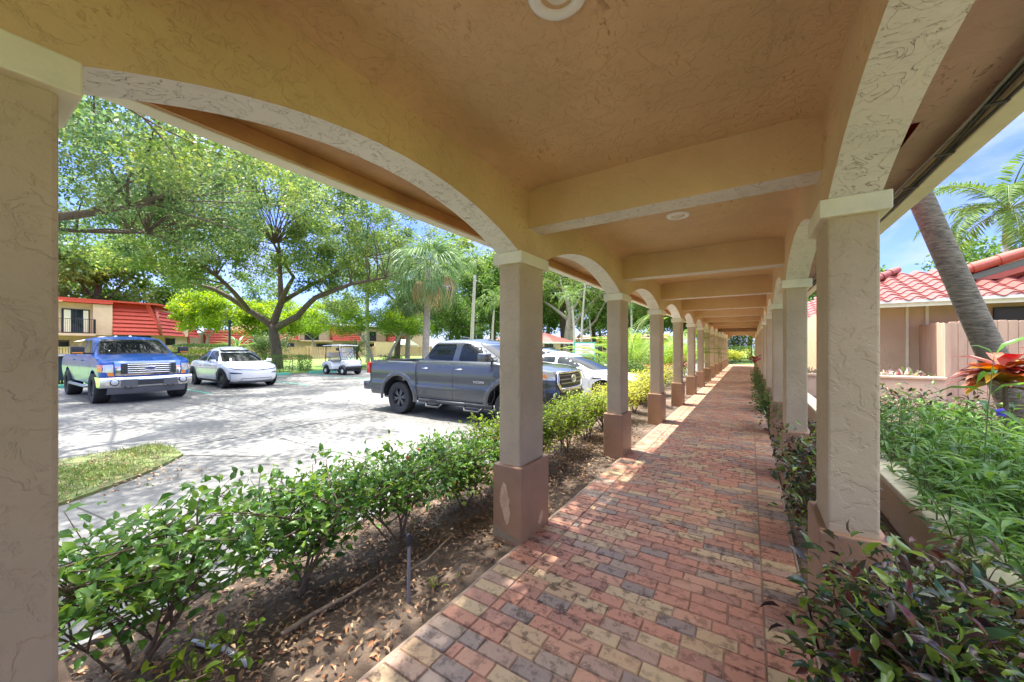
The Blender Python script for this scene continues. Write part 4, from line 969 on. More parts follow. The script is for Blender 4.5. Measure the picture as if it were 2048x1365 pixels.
rosette('yucca', 'spiky yucca with long pale leaves right of the golf cart', 'plant', (-27.4, 18.9, -.1), 60, 1.5, .07, M['fan'], .8, .1, (-.5, 1.6), None, .9)
rosette('yucca', 'spiky bright green plant left of the big oak trunk', 'plant', (-43.5, 16.5, -.1), 50, 2.2, .08, M['palmleaf'], .6, .12, (-.1, 1.8), None, 1.2)
shrub('green_shrub', 'dark rounded shrub in front of the fence beside the big oak trunk', 'shrub', (-44, 19.5, -.1), (2.6, 2.4), 3.2, 2600, .24, M['darkleaf'], 8, None, .5, flat=False, twigs=90)
# ------------------------------------------------------------------ vehicles
class Hull:
    """body shell given by level curves: at height z the plan is a rounded box W(z), xf(z), xr(z)"""
    def __init__(s, tab, Lf, Lr, nf=2.6, nr=2.6):
        t = np.array(tab, float); s._Lf, s._Lr, s.nf, s.nr = Lf, Lr, nf, nr
        z = np.linspace(t[0, 0], t[-1, 0], 160); h = np.diff(t[:, 0])
        s.t = np.zeros((160, 4)); s.t[:, 0] = z
        for c in (1, 2, 3):      # monotone cubic through the table, so the panels curve without kinks
            d = np.diff(t[:, c]) / h; m = np.concatenate([[d[0]], np.where(d[:-1] * d[1:] > 0, 2 * d[:-1] * d[1:] / np.where(np.abs(d[:-1] + d[1:]) < 1e-9, 1, d[:-1] + d[1:]), 0), [d[-1]]])
            k = np.clip(np.searchsorted(t[:, 0], z, 'right') - 1, 0, len(h) - 1); u = (z - t[k, 0]) / h[k]
            s.t[:, c] = t[k, c] * (2 * u ** 3 - 3 * u ** 2 + 1) + h[k] * m[k] * (u ** 3 - 2 * u ** 2 + u) + t[k + 1, c] * (-2 * u ** 3 + 3 * u ** 2) + h[k] * m[k + 1] * (u ** 3 - u ** 2)
    def at(s, z):
        t = s.t
        W, xf, xr = [float(np.interp(z, t[:, 0], t[:, i])) for i in (1, 2, 3)]
        s.Lf = min(s._Lf, .47 * (xf - xr)); s.Lr = min(s._Lr, .47 * (xf - xr))
        return [W, xf, xr]
    def y(s, x, z):
        W, xf, xr = s.at(z); g = 1.0
        if x > xf - s.Lf:
            u = min(1, (x - xf + s.Lf) / s.Lf); g = (1 - u ** s.nf) ** (1 / s.nf)
        elif x < xr + s.Lr:
            u = min(1, (xr + s.Lr - x) / s.Lr); g = (1 - u ** s.nr) ** (1 / s.nr)
        return W * g
    def xfront(s, y, z):
        W, xf, xr = s.at(z); u = min(.995, abs(y) / W)
        return xf - s.Lf + s.Lf * (1 - u ** s.nf) ** (1 / s.nf)
    def xrear(s, y, z):
        W, xf, xr = s.at(z); u = min(.995, abs(y) / W)
        return xr + s.Lr - s.Lr * (1 - u ** s.nr) ** (1 / s.nr)
    def shell(s, name, m, parent, top, bot, wheels=(), stations=70, rows=14, crown=.03, lip=.1, deck=None, arcn=12):
        """top(x), bot: heights; wheels: (x, zc, R) arches cut from the lower edge"""
        def zb(x):
            z = bot
            for wx, wz, wr in wheels:
                if abs(x - wx) < wr: z = max(z, wz + math.sqrt(wr * wr - (x - wx) ** 2))
            return z
        cols = []
        st = [('f', i / arcn) for i in range(arcn)] + [('m', i / stations) for i in range(stations + 1)] + [('r', 1 - i / arcn) for i in range(1, arcn + 1)]
        vr = [i / rows for i in range(rows + 1)]
        for kind, q in st:
            col = []
            for v in [-1] + vr:
                vv = max(v, 0); z = bot + vv * .5; x = 0
                for _ in range(3):
                    W, xf, xr = s.at(z)
                    if kind == 'm': x = xf - s.Lf + (xr + s.Lr - xf + s.Lf) * q; y = W
                    else:
                        a = q * math.pi / 2
                        ca, sa = max(0, math.cos(a)), max(0, math.sin(a))
                        if kind == 'f': x = xf - s.Lf + s.Lf * ca ** (2 / s.nf); y = W * sa ** (2 / s.nf)
                        else: x = xr + s.Lr - s.Lr * ca ** (2 / s.nr); y = W * sa ** (2 / s.nr)
                    b = zb(x); tp = top(x); z = b + vv * (tp - b)
                if v < 0: y = max(0, y - lip) if y > lip else y * .5
                if v > .95: y = max(0, y - .028 * min(1, y / .3))
                col.append((x, y, z))
            cols.append(col)
        mb = MB(); nr_ = len(vr) + 1
        for sg in (1, -1):
            vs = [(x, y * sg, z) for c in cols for x, y, z in c]
            fs = [(i * nr_ + j, i * nr_ + j + 1, (i + 1) * nr_ + j + 1, (i + 1) * nr_ + j) for i in range(len(cols) - 1) for j in range(nr_ - 1)]
            mb.add(vs, fs)
        fr = [1, .94, .8, .55, .28, 0]
        rowsg = []
        for c in cols:
            x, y, z = c[-1]; row = []
            for f in fr + [-q for q in fr[-2::-1]]:
                dz = crown * (1 - f * f) * min(1, y / .5)
                if deck: dz = deck(x, f, z) - z
                row.append((x, y * f, z + dz))
            rowsg.append(row)
        mb.grid(rowsg)
        s.top = top
        return mb.build(name, m, parent, smooth=True, angle=38, weld=True)
    def patch(s, poly, face, off=.004, step=.12):
        """polygon on a face ('+y','-y' in (x,z); 'f','r' in (y,z)) draped over the shell"""
        bm = bmesh.new()
        vs = [bm.verts.new((a, 0, b)) for a, b in poly]
        bm.faces.new(vs)
        a0, a1 = min(p[0] for p in poly), max(p[0] for p in poly); b0, b1 = min(p[1] for p in poly), max(p[1] for p in poly)
        for lo, hi, no in ((a0, a1, (1, 0, 0)), (b0, b1, (0, 0, 1))):
            k = max(1, int((hi - lo) / step))
            for i in range(1, k):
                q = lo + (hi - lo) * i / k
                bmesh.ops.bisect_plane(bm, geom=bm.verts[:] + bm.edges[:] + bm.faces[:], plane_co=(q, 0, 0) if no[0] else (0, 0, q), plane_no=no)
        out = []
        for v in bm.verts:
            a, b = v.co.x, v.co.z
            if face == '+y': out.append((a, s.y(a, b) + off, b))
            elif face == '-y': out.append((a, -s.y(a, b) - off, b))
            elif face == 'f': out.append((s.xfront(a, b) + off, a, b))
            else: out.append((s.xrear(a, b) - off, a, b))
        bm.verts.index_update()
        fs = [tuple(v.index for v in f.verts) for f in bm.faces]
        bm.free()
        return out, fs
    def put(s, name, m, parent, polys, face, off=.004, thick=0, smooth=True, step=.07):
        mb = MB()
        for p in polys: mb.add(*s.patch(p, face, off, step))
        o = mb.build(name, m, parent, smooth=smooth)
        return o
def rect(a0, a1, b0, b1): return [(a0, b0), (a1, b0), (a1, b1), (a0, b1)]
def round_poly(poly, r, n=3):
    out = []; k = len(poly)
    for i in range(k):
        p0, p, p1 = Vector(poly[i - 1]), Vector(poly[i]), Vector(poly[(i + 1) % k])
        d0 = (p0 - p); d1 = (p1 - p); rr = min(r, d0.length * .45, d1.length * .45)
        a = p + d0.normalized() * rr; b = p + d1.normalized() * rr
        for j in range(n + 1):
            t = j / n; out.append(tuple(a * (1 - t) ** 2 + p * 2 * t * (1 - t) + b * t * t))
    return out
def mirror(p): return [(-a, b) for a, b in p][::-1]

def wheel(parent, x, y, r, wid, rimr, style, m_rim, side, steer=0):
    w_ = bpy.data.objects.new('wheel', None); COL.objects.link(w_); w_.parent = parent
    w_.location = (x, y, r); w_.rotation_euler = (0, 0, steer); w_.empty_display_size = .2
    h = wid / 2; mb = MB()
    mb.lathe([(rimr - .01, -h * .8), (rimr + .02, -h * .95), (r * .93, -h), (r * .985, -h * .82), (r, -h * .6), (r, h * .6), (r * .985, h * .82), (r * .93, h), (rimr + .02, h * .95), (rimr - .01, h * .8)], 40, 'y')
    # tread grooves
    for gy in (-h * .35, 0, h * .35): mb.lathe([(r + .001, gy - .008), (r + .0015, gy + .008)], 40, 'y')
    mb.build('tyre', M['black'], w_, smooth=True, angle=40)
    o = h * .72 * side; mb = MB(); d = -side
    mb.lathe([(rimr, o + d * .0), (rimr - .015, o), (rimr - .025, o + d * .05), (rimr - .03, o + d * .12)], 36, 'y')
    mb.lathe([(.0005, o + d * .10), (rimr - .02, o + d * .12)], 30, 'y', mi=1)
    mb.lathe([(.0005, o + d * .004), (.035, o + d * .006), (.05, o + d * .02), (.055, o + d * .06)], 20, 'y')
    ns = style
    for i in range(ns):
        a = 2 * math.pi * i / ns + .2
        for da in ((-.16, .16) if ns <= 6 else (0,)):
            p = Vector((math.cos(a + da * .3) * .04, o + d * .02, math.sin(a + da * .3) * .04)); q = Vector((math.cos(a + da) * (rimr - .02), o + d * .028, math.sin(a + da) * (rimr - .02)))
            mb.bar(p, q, .035 if ns <= 6 else .03, .03, up=(0, 1, 0))
    mb.build('rim', [m_rim, M['dark']], w_, smooth=True, angle=35)
    return w_
def wells(parent, pts, W, mw=.34):
    for x, z, r in pts:
        for sg in (1, -1):
            mb = MB()
            ys = (sg * (W - .03), sg * (W - .03 - mw)); n = 16
            rows = [[(x + math.cos(math.pi * i / n) * (r + .012), yy, z + math.sin(math.pi * i / n) * (r + .012)) for i in range(n + 1)] for yy in ys]
            mb.grid(rows)
            mb.add([(x - r, ys[1], z - .1), (x + r, ys[1], z - .1)] + rows[1], [tuple(range(1, n + 3)) + (0,)])
            mb.build('wheel_well', M['dark'], parent, fix=False)
def mirror_unit(parent, name, p, side, m, size=(.09, .22, .16), lamp=None, arm=.12, mglass=None):
    mb = MB(); x, y, z = p; sx, sy, sz = size
    mb.box(x - sx, x + sx, y + side * arm, y + side * (arm + sy), z - sz / 2, z + sz / 2)
    mb.box(x - .03, x + .03, y - side * .03, y + side * (arm + .03), z - sz / 2 - .01, z - sz / 2 + .045)
    o = mb.build(name, m, parent, bevel=.032, seg=3, smooth=True, angle=40)
    g = MB(); g.quad(*[(x - sx - .003, y + side * (arm + a), z + b) for a, b in ((.02, -sz / 2 + .025), (sy - .02, -sz / 2 + .025), (sy - .02, sz / 2 - .025), (.02, sz / 2 - .025))])
    g.build('mirror_glass', M['chrome'], o, fix=False)
    if lamp:
        g = MB(); g.box(x + sx - .004, x + sx + .006, *sorted((y + side * (arm + .03), y + side * (arm + sy - .02))), z - sz / 2 + .02, z - sz / 2 + .055)
        g.build('turn_lamp', lamp, o)
    return o
def handle(parent, h, x, z, side, m, L_=.19):
    mb = MB(); y = side * (h.y(x, z) + .03)
    mb.tube([(x - L_ / 2, y - side * .03, z), (x - L_ * .36, y, z), (x + L_ * .36, y, z), (x + L_ / 2, y - side * .03, z)], .016, 8, sq=.8)
    return mb.build('door_handle', m, parent, smooth=True, fix=False)
def seams(parent, h, lines, face='-y', w_=.009, m=None):
    for pts in lines:
        mb = MB()
        for a, b in zip(pts[:-1], pts[1:]):
            d = Vector((b[0] - a[0], b[1] - a[1])).normalized(); s_ = Vector((-d.y, d.x)) * w_ / 2
            mb.add(*h.patch([(a[0] + s_.x, a[1] + s_.y), (a[0] - s_.x, a[1] - s_.y), (b[0] - s_.x, b[1] - s_.y), (b[0] + s_.x, b[1] + s_.y)], face, .0025))
        mb.build('door_seam', m or M['dark'], parent)
def ip(tab):
    xs = [a for a, b in tab]; zs = [b for a, b in tab]
    return lambda x: float(np.interp(x, xs, zs))
def place_text(o_name, body, size, m, parent, loc, rot, ext=.003):
    me = text_mesh(body, size, ext); o = link(o_name, me, m, parent); o.location = loc; o.rotation_euler = rot
    return o

# ---- dark grey crew-cab pickup
def grey_pickup(loc):
    t = thing('pickup_truck', 'dark grey crew cab pickup parked side on behind the hedge', 'pickup truck', loc)
    pm = mat('graphite_metallic_paint', (.055, .062, .073), .26, .4, coat=1.0)
    tab = [(.30, .86, 2.42, -2.70), (.45, .91, 2.56, -2.80), (.60, .93, 2.60, -2.83), (.72, .945, 2.58, -2.84), (.80, .925, 2.56, -2.84), (.98, .935, 2.54, -2.84), (1.12, .925, 2.50, -2.83), (1.22, .90, 2.42, -2.81), (1.34, .86, 2.30, -2.80)]
    h = Hull(tab, .55, .22, 2.7, 3.2)
    top = ip([(-2.9, 1.285), (-1.0, 1.275), (-.98, 1.31), (1.2, 1.31), (1.5, 1.27), (2.1, 1.22), (2.4, 1.15), (2.6, 1.06)])
    def deck(x, f, z):
        if -2.74 < x < -1.02 and abs(f) < .9: return .78
        return z + .045 * (1 - f * f) * (1 if x > 1.3 else .3)
    wh = [(-1.62, .395, .545), (1.62, .395, .545)]
    body = h.shell('body', pm, t, top, .44, wh, 110, 16, deck=deck)
    W = .80
    g = Hull([(1.28, .84, 1.50, -1.00), (1.36, .825, 1.40, -.97), (1.55, .765, 1.05, -.82), (1.69, .715, .78, -.70), (1.755, .66, .60, -.58), (1.79, .58, .42, -.42)], .42, .25, 2.8, 3.0)
    g.shell('cab', pm, t, lambda x: 1.79, 1.28, (), 40, 22, crown=.025, lip=.02, arcn=20)
    wl = [(-.70, 1.40), (-.62, 1.345), (.06, 1.325), (.10, 1.69), (-.555, 1.69), (-.66, 1.60)]
    wf = [(.24, 1.325), (1.26, 1.335), (1.03, 1.53), (.80, 1.66), (.72, 1.69), (.28, 1.69)]
    for f in ('-y', '+y'):
        for q in (wl, wf):
            wo_ = g.put('window', M['dark'], t, [[(a + (a - .2) * .02, b + (b - 1.5) * .05) for a, b in round_poly(q, .06)]], f, .003)
            g.put('pane', M['glass'], wo_, [round_poly(q, .06)], f, .006)
    wo_ = g.put('windshield', M['glass'], t, [round_poly([(-.74, 1.33), (.74, 1.33), (.60, 1.72), (-.60, 1.72)], .08)], 'f', .005)
    g.put('rear_window', M['glass'], t, [round_poly([(-.68, 1.36), (.68, 1.36), (.56, 1.70), (-.56, 1.70)], .08)], 'r', .005)
    wells(t, [(-1.62, .395, .535), (1.62, .395, .535)], .93, .38)
    for x in (-1.62, 1.62):
        for s in (-1, 1):
            wheel(t, x, s * .79, .385, .265, .235, 6, M['alloy'], s)
    # flares over the wheels
    for x in (-1.62, 1.62):
        for s in (-1, 1):
            mb = MB(); n = 22; rows = []
            for rr, off in ((.53, .012), (.545, .035), (.60, .035), (.645, .004)):
                rows.append([(x + math.cos(a) * rr * 1.02, s * (h.y(x + math.cos(a) * min(rr, .6), max(.5, .395 + math.sin(a) * rr)) + off), .395 + math.sin(a) * rr) for a in [(-.1 + (math.pi + .2) * i / n) for i in range(n + 1)]])
            mb.grid(rows); mb.build('wheel_flare', pm, t, smooth=True)
    for f, s in (('-y', -1), ('+y', 1)):
        seams(t, h, [[(-.93, 1.28), (-.93, .50)], [(.14, 1.31), (.14, .47)], [(1.27, 1.28), (1.27, .62), (1.18, .47)], [(-.93, .49), (1.18, .47)]], f)
        h.put('cab_gap', M['dark'], t, [[(-1.03, 1.26), (-.985, 1.26), (-.955, .46), (-1.0, .46)]], f, .004)
        h.put('door_crease', pm, t, [[(-.9, .70), (1.1, .68), (1.1, .735), (-.9, .755)]], f, .014)
        handle(t, h, -.70, 1.135, s, M['chrome']); handle(t, h, .32, 1.14, s, M['chrome'])
        mirror_unit(t, 'side_mirror', (1.12, s * .86, 1.41), s, pm, (.11, .20, .17))
        mb = MB(); y = s * .93
        mb.tube([(-.88, y, .40), (1.22, y, .40)], .045, 10)
        for x0 in (-.62, .50):
            mb.tube([(x0, y, .38), (x0 + .02, y + s * .07, .28), (x0 + .40, y + s * .07, .28), (x0 + .52, y, .39)], .022, 8)
        mb.build('side_step', M['dark'], t, smooth=True, fix=False)
        mb = MB(); mb.prism([(a, s * b) for a, b in ((-2.865, .76), (-2.85, .885), (-2.80, .945), (-2.68, .955), (-2.68, .88), (-2.78, .76))], 'z', .95, 1.235)
        mb.build('taillight', M['redlens'], t, bevel=.012, seg=2)
    mb = MB(); mb.prism([(-2.98, .52), (-2.98, .68), (-2.94, .74), (-2.78, .74), (-2.78, .52)], 'y', -.90, .90)
    mb.prism([(-2.95, .54), (-2.95, .74), (-2.35, .72), (-2.22, .53)], 'y', -.935, -.90); mb.prism([(-2.95, .54), (-2.95, .74), (-2.35, .72), (-2.22, .53)], 'y', .90, .935)
    mb.build('rear_bumper', pm, t, bevel=.025, seg=3, smooth=True, angle=40)
    mb = MB(); mb.tube([(-2.55, -.55, .33), (-2.15, -.55, .33)], .035, 10); mb.build('exhaust_pipe', M['steel'], t, smooth=True)
    # front: grille, lamps, lower bumper
    gp = [(-.50, .80), (.50, .80), (.58, .93), (.52, 1.12), (-.52, 1.12), (-.58, .93)]
    o = h.put('grille', M['dark'], t, [round_poly(gp, .06)], 'f', .012)
    fr = MB()
    for i in range(6):
        a, b = gp[i], gp[(i + 1) % 6]
        n = 10; pts = [(h.xfront(a[0] + (b[0] - a[0]) * j / n, a[1] + (b[1] - a[1]) * j / n) + .02, a[0] + (b[0] - a[0]) * j / n, a[1] + (b[1] - a[1]) * j / n) for j in range(n + 1)]
        fr.tube(pts, .03, 8)
    fr.build('grille_frame', M['chrome'], o, smooth=True, fix=False)
    h.put('grille_bar', M['steel'], o, [rect(-.48, .48, .90, .925), rect(-.5, .5, .975, 1.0), rect(-.48, .48, 1.05, 1.07)], 'f', .022)
    em = MB()
    for ra, rb in ((.105, .072), (.04, .068), (.075, .03)):
        pts = [(h.xfront(0, 1.0) + .045, math.cos(a) * ra, .985 + math.sin(a) * rb + (.02 if ra < .1 and rb < .05 else 0)) for a in [2 * math.pi * i / 24 for i in range(25)]]
        em.tube(pts, .011, 6)
    em.build('emblem', M['chrome'], o, smooth=True, fix=False)
    for s in (1, -1):
        q = [(.62, .98), (.86, 1.0), (.885, 1.09), (.82, 1.14), (.60, 1.12)]
        q = q if s > 0 else mirror(q)
        lo = h.put('headlight', M['headlens'], t, [round_poly(q, .02)], 'f', .010)
        q2 = [(.78, 1.03), (.87, 1.05), (.86, 1.10), (.79, 1.10)]; q2 = q2 if s > 0 else mirror(q2)
        h.put('turn_lamp', M['amber'], lo, [q2], 'f', .016)
        f = '+y' if s > 0 else '-y'
        h.put('headlight_side', M['headlens'], lo, [[(2.02, 1.04), (2.30, 1.0), (2.34, 1.10), (2.06, 1.13)]], f, .010)
        fo = h.put('fog_surround', M['dark'], t, [round_poly([(s * .58, .60), (s * .82, .62), (s * .84, .76), (s * .62, .74)][::s], .04)], 'f', .012)
        mb = MB(); mb.lathe([(.0005, .02), (.05, .015), (.06, 0)], 16, 'x', (h.xfront(.70, .68) + .012, s * .70, .68)); mb.build('fog_lamp', M['headlens'], fo, smooth=True)
    h.put('lower_intake', M['dark'], t, [round_poly([(-.5, .58), (.5, .58), (.54, .74), (-.54, .74)], .03)], 'f', .012)
    h.put('bumper_lip', M['steel'], t, [rect(-.72, .72, .46, .52)], 'f', .03)
    place_text('lettering', 'TACOMA', .07, M['chrome'], t, (.86, -h.y(.86, .88) - .006, .885), (R(90), 0, 0))
    place_text('lettering', 'TACOMA', .07, M['chrome'], t, (.86, h.y(.86, .88) + .006, .885), (R(90), 0, R(180)))
    mb = MB(); mb.box(-2.6, 2.3, -.55, .55, .38, .6); mb.build('underbody', M['dark'], t)
    mb = MB(); mb.prism([(-.42, 1.80), (-.30, 1.86), (-.16, 1.86), (-.12, 1.80)], 'y', -.03, .03); mb.build('roof_antenna', M['dark'], t, bevel=.01)
    return t
grey_pickup((-5.6, 7.03, -.12))

# ---- blue pickup
def blue_pickup(loc):
    t = thing('pickup_truck', 'bright blue pickup with chrome grille and bumper facing the walkway', 'pickup truck', loc)
    pm = mat('bright_blue_paint', (.002, .07, .36), .3, .1, coat=.4)
    tab = [(.40, .93, 2.66, -3.0), (.6, .965, 2.74, -3.08), (.8, .99, 2.76, -3.10), (1.0, 1.0, 2.76, -3.10), (1.2, .985, 2.73, -3.10), (1.3, .96, 2.68, -3.09), (1.42, .93, 2.55, -3.08)]
    h = Hull(tab, .42, .2, 3.6, 3.4)
    top = ip([(-3.2, 1.37), (-1.2, 1.37), (1.0, 1.38), (1.3, 1.38), (1.7, 1.36), (2.4, 1.27), (2.75, 1.17)])
    def deck(x, f, z):
        if -3.0 < x < -1.12 and abs(f) < .9: return .85
        return z + (.05 if abs(f) < .7 else .02) * (1 - f * f) * (1 if x > 1.2 else .3)
    wh = [(-1.85, .43, .53), (1.85, .43, .53)]
    h.shell('body', pm, t, top, .55, wh, 110, 16, deck=deck)
    g = Hull([(1.36, .93, 1.62, -1.10), (1.45, .91, 1.50, -1.07), (1.65, .85, 1.20, -1.0), (1.83, .79, .92, -.93), (1.90, .74, .76, -.86), (1.94, .66, .60, -.74)], .45, .2, 3.2, 3.2)
    g.shell('cab', pm, t, lambda x: 1.94, 1.36, (), 40, 22, crown=.03, lip=.02, arcn=20)
    wl = [(-.80, 1.44), (.02, 1.43), (.05, 1.83), (-.72, 1.83)]
    wf = [(.18, 1.43), (1.30, 1.42), (1.06, 1.64), (.84, 1.83), (.21, 1.83)]
    for f in ('-y', '+y'):
        for q in (wl, wf):
            wo_ = g.put('window', M['dark'], t, [[(a + (a - .2) * .03, b + (b - 1.6) * .06) for a, b in round_poly(q, .05)]], f, .003)
            g.put('pane', M['glassblue'], wo_, [round_poly(q, .05)], f, .006)
    wo_ = g.put('windshield', M['dark'], t, [round_poly([(-.83, 1.40), (.83, 1.40), (.69, 1.87), (-.69, 1.87)], .07)], 'f', .004)
    g.put('pane', M['glass'], wo_, [round_poly([(-.81, 1.425), (.81, 1.425), (.67, 1.86), (-.67, 1.86)], .07)], 'f', .008)
    mb = MB(); mb.tube([(g.xfront(-.1, 1.45) + .03, -.1, 1.43), (g.xfront(-.4, 1.46) + .03, -.7, 1.44)], .012, 6); mb.tube([(g.xfront(.6, 1.45) + .03, .62, 1.43), (g.xfront(.2, 1.46) + .03, .05, 1.44)], .012, 6)
    mb.build('wiper', M['dark'], t)
    g.put('rear_window', M['glass'], t, [round_poly([(-.75, 1.45), (.75, 1.45), (.64, 1.84), (-.64, 1.84)], .06)], 'r', .005)
    wells(t, [(-1.85, .43, .52), (1.85, .43, .52)], .97, .4)
    for x in (-1.85, 1.85):
        for s in (-1, 1): wheel(t, x, s * .86, .43, .34, .25, 6, M['alloy'], s)
    for f, s in (('-y', -1), ('+y', 1)):
        seams(t, h, [[(-1.12, 1.36), (-1.12, .6)], [(.10, 1.37), (.10, .6)], [(1.33, 1.36), (1.33, .7), (1.2, .58)]], f)
        handle(t, h, -.85, 1.22, s, pm, .22); handle(t, h, .38, 1.22, s, pm, .22)
        mirror_unit(t, 'side_mirror', (1.22, s * .93, 1.53), s, M['dark'], (.10, .26, .22), M['amber'], .14)
        mb = MB(); y = s * .98; mb.tube([(-1.25, y, .48), (-1.1, y + s * .05, .46), (1.15, y + s * .05, .46), (1.3, y, .48)], .06, 10, sq=.7)
        mb.build('running_board', M['steel'], t, smooth=True, fix=False)
        h.put('taillight', M['redlens'], t, [rect(-3.03, -2.9, 1.0, 1.32)], f, .006)
        h.put('fender_badge', M['chrome'], t, [rect(1.38, 1.5, 1.02, 1.06)], f, .006)
    # grille
    o = h.put('grille', M['chrome'], t, [[(-.70, .81), (.70, .81), (.72, 1.215), (-.72, 1.215)]], 'f', .012)
    h.put('grille_void', M['dark'], o, [round_poly(rect(-.60, .60, .85, 1.15), .02)], 'f', .024)
    bars = MB()
    for i in range(5):
        z = .88 + i * .060
        pts = [(h.xfront(y, z) + .035, y, z) for y in np.linspace(-.47, .47, 12)]
        bars.tube(pts, .017, 6)
    bars.build('grille_bar', M['chrome'], o, smooth=True, fix=False)
    bl = mat('badge_blue', (.01, .03, .22), .2, coat=1)
    mb = MB(); xx = h.xfront(0, 1.0) + .05
    n = 28
    mb.add([(xx, math.cos(2 * math.pi * i / n) * .125, 1.0 + math.sin(2 * math.pi * i / n) * .052) for i in range(n)], [tuple(range(n))])
    e = mb.build('badge', bl, o)
    mb = MB(); mb.tube([(xx, math.cos(2 * math.pi * i / n) * .128, 1.0 + math.sin(2 * math.pi * i / n) * .055) for i in range(n + 1)], .008, 6)
    mb.build('badge_rim', M['chrome'], o, smooth=True, fix=False)
    place_text('badge_lettering', 'Ford', .085, M['chrome'], o, (xx + .003, 0, 1.0), (R(90), 0, R(90)), .002)
    for s in (1, -1):
        q = [(.74, .90), (.985, .92), (.98, 1.12), (.74, 1.13)]; q = q if s > 0 else mirror(q)
        lo = h.put('headlight', M['headlens'], t, [round_poly(q, .015)], 'f', .012)
        q = [(.72, .80), (.84, .81), (.86, .90), (.80, .91), (.74, .90)]; q = q if s > 0 else mirror(q)
        h.put('turn_lamp', M['amber'], lo, [q], 'f', .013)
        f = '+y' if s > 0 else '-y'
        h.put('marker_lamp', M['amber'], lo, [rect(2.42, 2.62, .92, 1.12)], f, .012)
        mb = MB(); mb.lathe([(.0005, .02), (.055, .018), (.075, .008), (.08, -.01)], 20, 'x', (2.86, s * .74, .63)); mb.build('fog_lamp', M['headlens'], t, smooth=True)
        mb = MB(); mb.lathe([(.07, .012), (.095, .012), (.095, -.01)], 20, 'x', (2.855, s * .74, .63)); mb.build('fog_ring', M['dark'], t, smooth=True)
        mb = MB(); mb.tube([(2.78, s * .40, .47), (2.93, s * .40, .45), (2.93, s * .52, .45), (2.78, s * .52, .47)], .02, 8); mb.build('tow_hook', M['dark'], t, smooth=True, fix=False)
    def fx(y): return 2.87 - .16 * (abs(y) / 1.0) ** 3.0
    mb = MB(); prof = [(.77, -.05), (.75, .0), (.67, .015), (.56, .01), (.48, -.05)]
    mb.grid([[(fx(y) + dx, y, z) for y in np.linspace(-1.0, 1.0, 30)] for z, dx in prof])
    for s in (-1, 1): mb.grid([[(fx(1.0) + dx - i * .18, s * (1.0 + .004 * i), z) for i in range(4)] for z, dx in prof])
    mb.build('front_bumper', M['chrome'], t, smooth=True)
    mb = MB()
    for a, b in ((-.62, -.28), (.28, .62)): mb.grid([[(fx(y) + .022, y, z) for y in np.linspace(a, b, 6)] for z in (.50, .70)])
    mb.grid([[(fx(y) + .018, y, z) for y in np.linspace(-.28, .28, 6)] for z in (.53, .68)], 1)
    mb.build('bumper_insert', [mat('grey_plastic', (.10, .105, .115), .6), M['dark']], t)
    mb = MB(); mb.grid([[(fx(y) - .1 - dx, y, z) for y in np.linspace(-.85, .85, 12)] for z, dx in ((.50, 0), (.38, .02), (.28, .1))]); mb.build('air_dam', mat('grey_lower_plastic', (.16, .165, .18), .6), t, smooth=True)
    mb = MB(); mb.grid([[(h.xfront(y, .9) + .006, y, z) for y in np.linspace(-.9, .9, 12)] for z in (.76, .81)]); mb.build('valance', pm, t, smooth=True)
    mb = MB(); mb.box(-2.9, 2.4, -.55, .55, .46, .75); mb.build('underbody', M['dark'], t)
    mb = MB(); mb.lathe([(.0005, .05), (.03, .04), (.05, 0)], 12, 'z', (.25, .1, 1.965)); mb.lathe([(.0005, .035), (.03, .03), (.05, 0)], 12, 'z', (.3, -.25, 1.965)); mb.build('roof_marker', M['white'], t, smooth=True)
    return t
blue_pickup((-17.75, 3.45, -.12))

# ---- white electric hatchback
def car(name, label, loc, pm, tab, top, bot, gtab, groof, wheels, wr, wfr, winL, winF, ws, parts, Lf=.75, Lr=.6, nf=2.2, nr_=2.3, gL=(.7, .8), style=10, rimm=None, groofm=None, group=None):
    t = thing(name, label, 'car', loc, 0, group)
    h = Hull(tab, Lf, Lr, nf, nr_)
    ar = wr + .055
    h.shell('body', pm, t, ip(top), bot, [(x, wr, ar) for x in wheels], 110, 14, crown=.05)
    g = Hull(gtab, gL[0], gL[1], 2.3, 2.2)
    g.shell('cab', pm, t, lambda x: groof, gtab[0][0], (), 44, 26, crown=.03, lip=.02, arcn=22)
    for f in ('-y', '+y'):
        for q in (winL, winF):
            wo_ = g.put('window', M['dark'], t, [[(a + (a + .2) * .02, b + (b - 1.2) * .07) for a, b in round_poly(q, .05)]], f, .006)
            g.put('pane', M['glassblue'], wo_, [round_poly(q, .05)], f, .010)
    g.put('windshield', M['glass'], t, [round_poly(ws, .06)], 'f', .012)
    g.put('rear_window', M['glass'], t, [round_poly([(a * .92, b) for a, b in ws], .06)], 'r', .012)
    W = max(r_[1] for r_ in tab)
    wells(t, [(x, wr, ar - .008) for x in wheels], W, .36)
    for x in wheels:
        for s in (-1, 1): wheel(t, x, s * (W - .125), wr, .235, wr * .70, style, rimm or M['alloy'], s)
    mb = MB(); mb.box(wheels[0] - .4, wheels[1] + .4, -.5, .5, bot - .05, bot + .25); mb.build('underbody', M['dark'], t)
    parts(t, h, g, W)
    return t
wp = mat('pearl_white_paint', (.78, .79, .80), .2, coat=1.0)
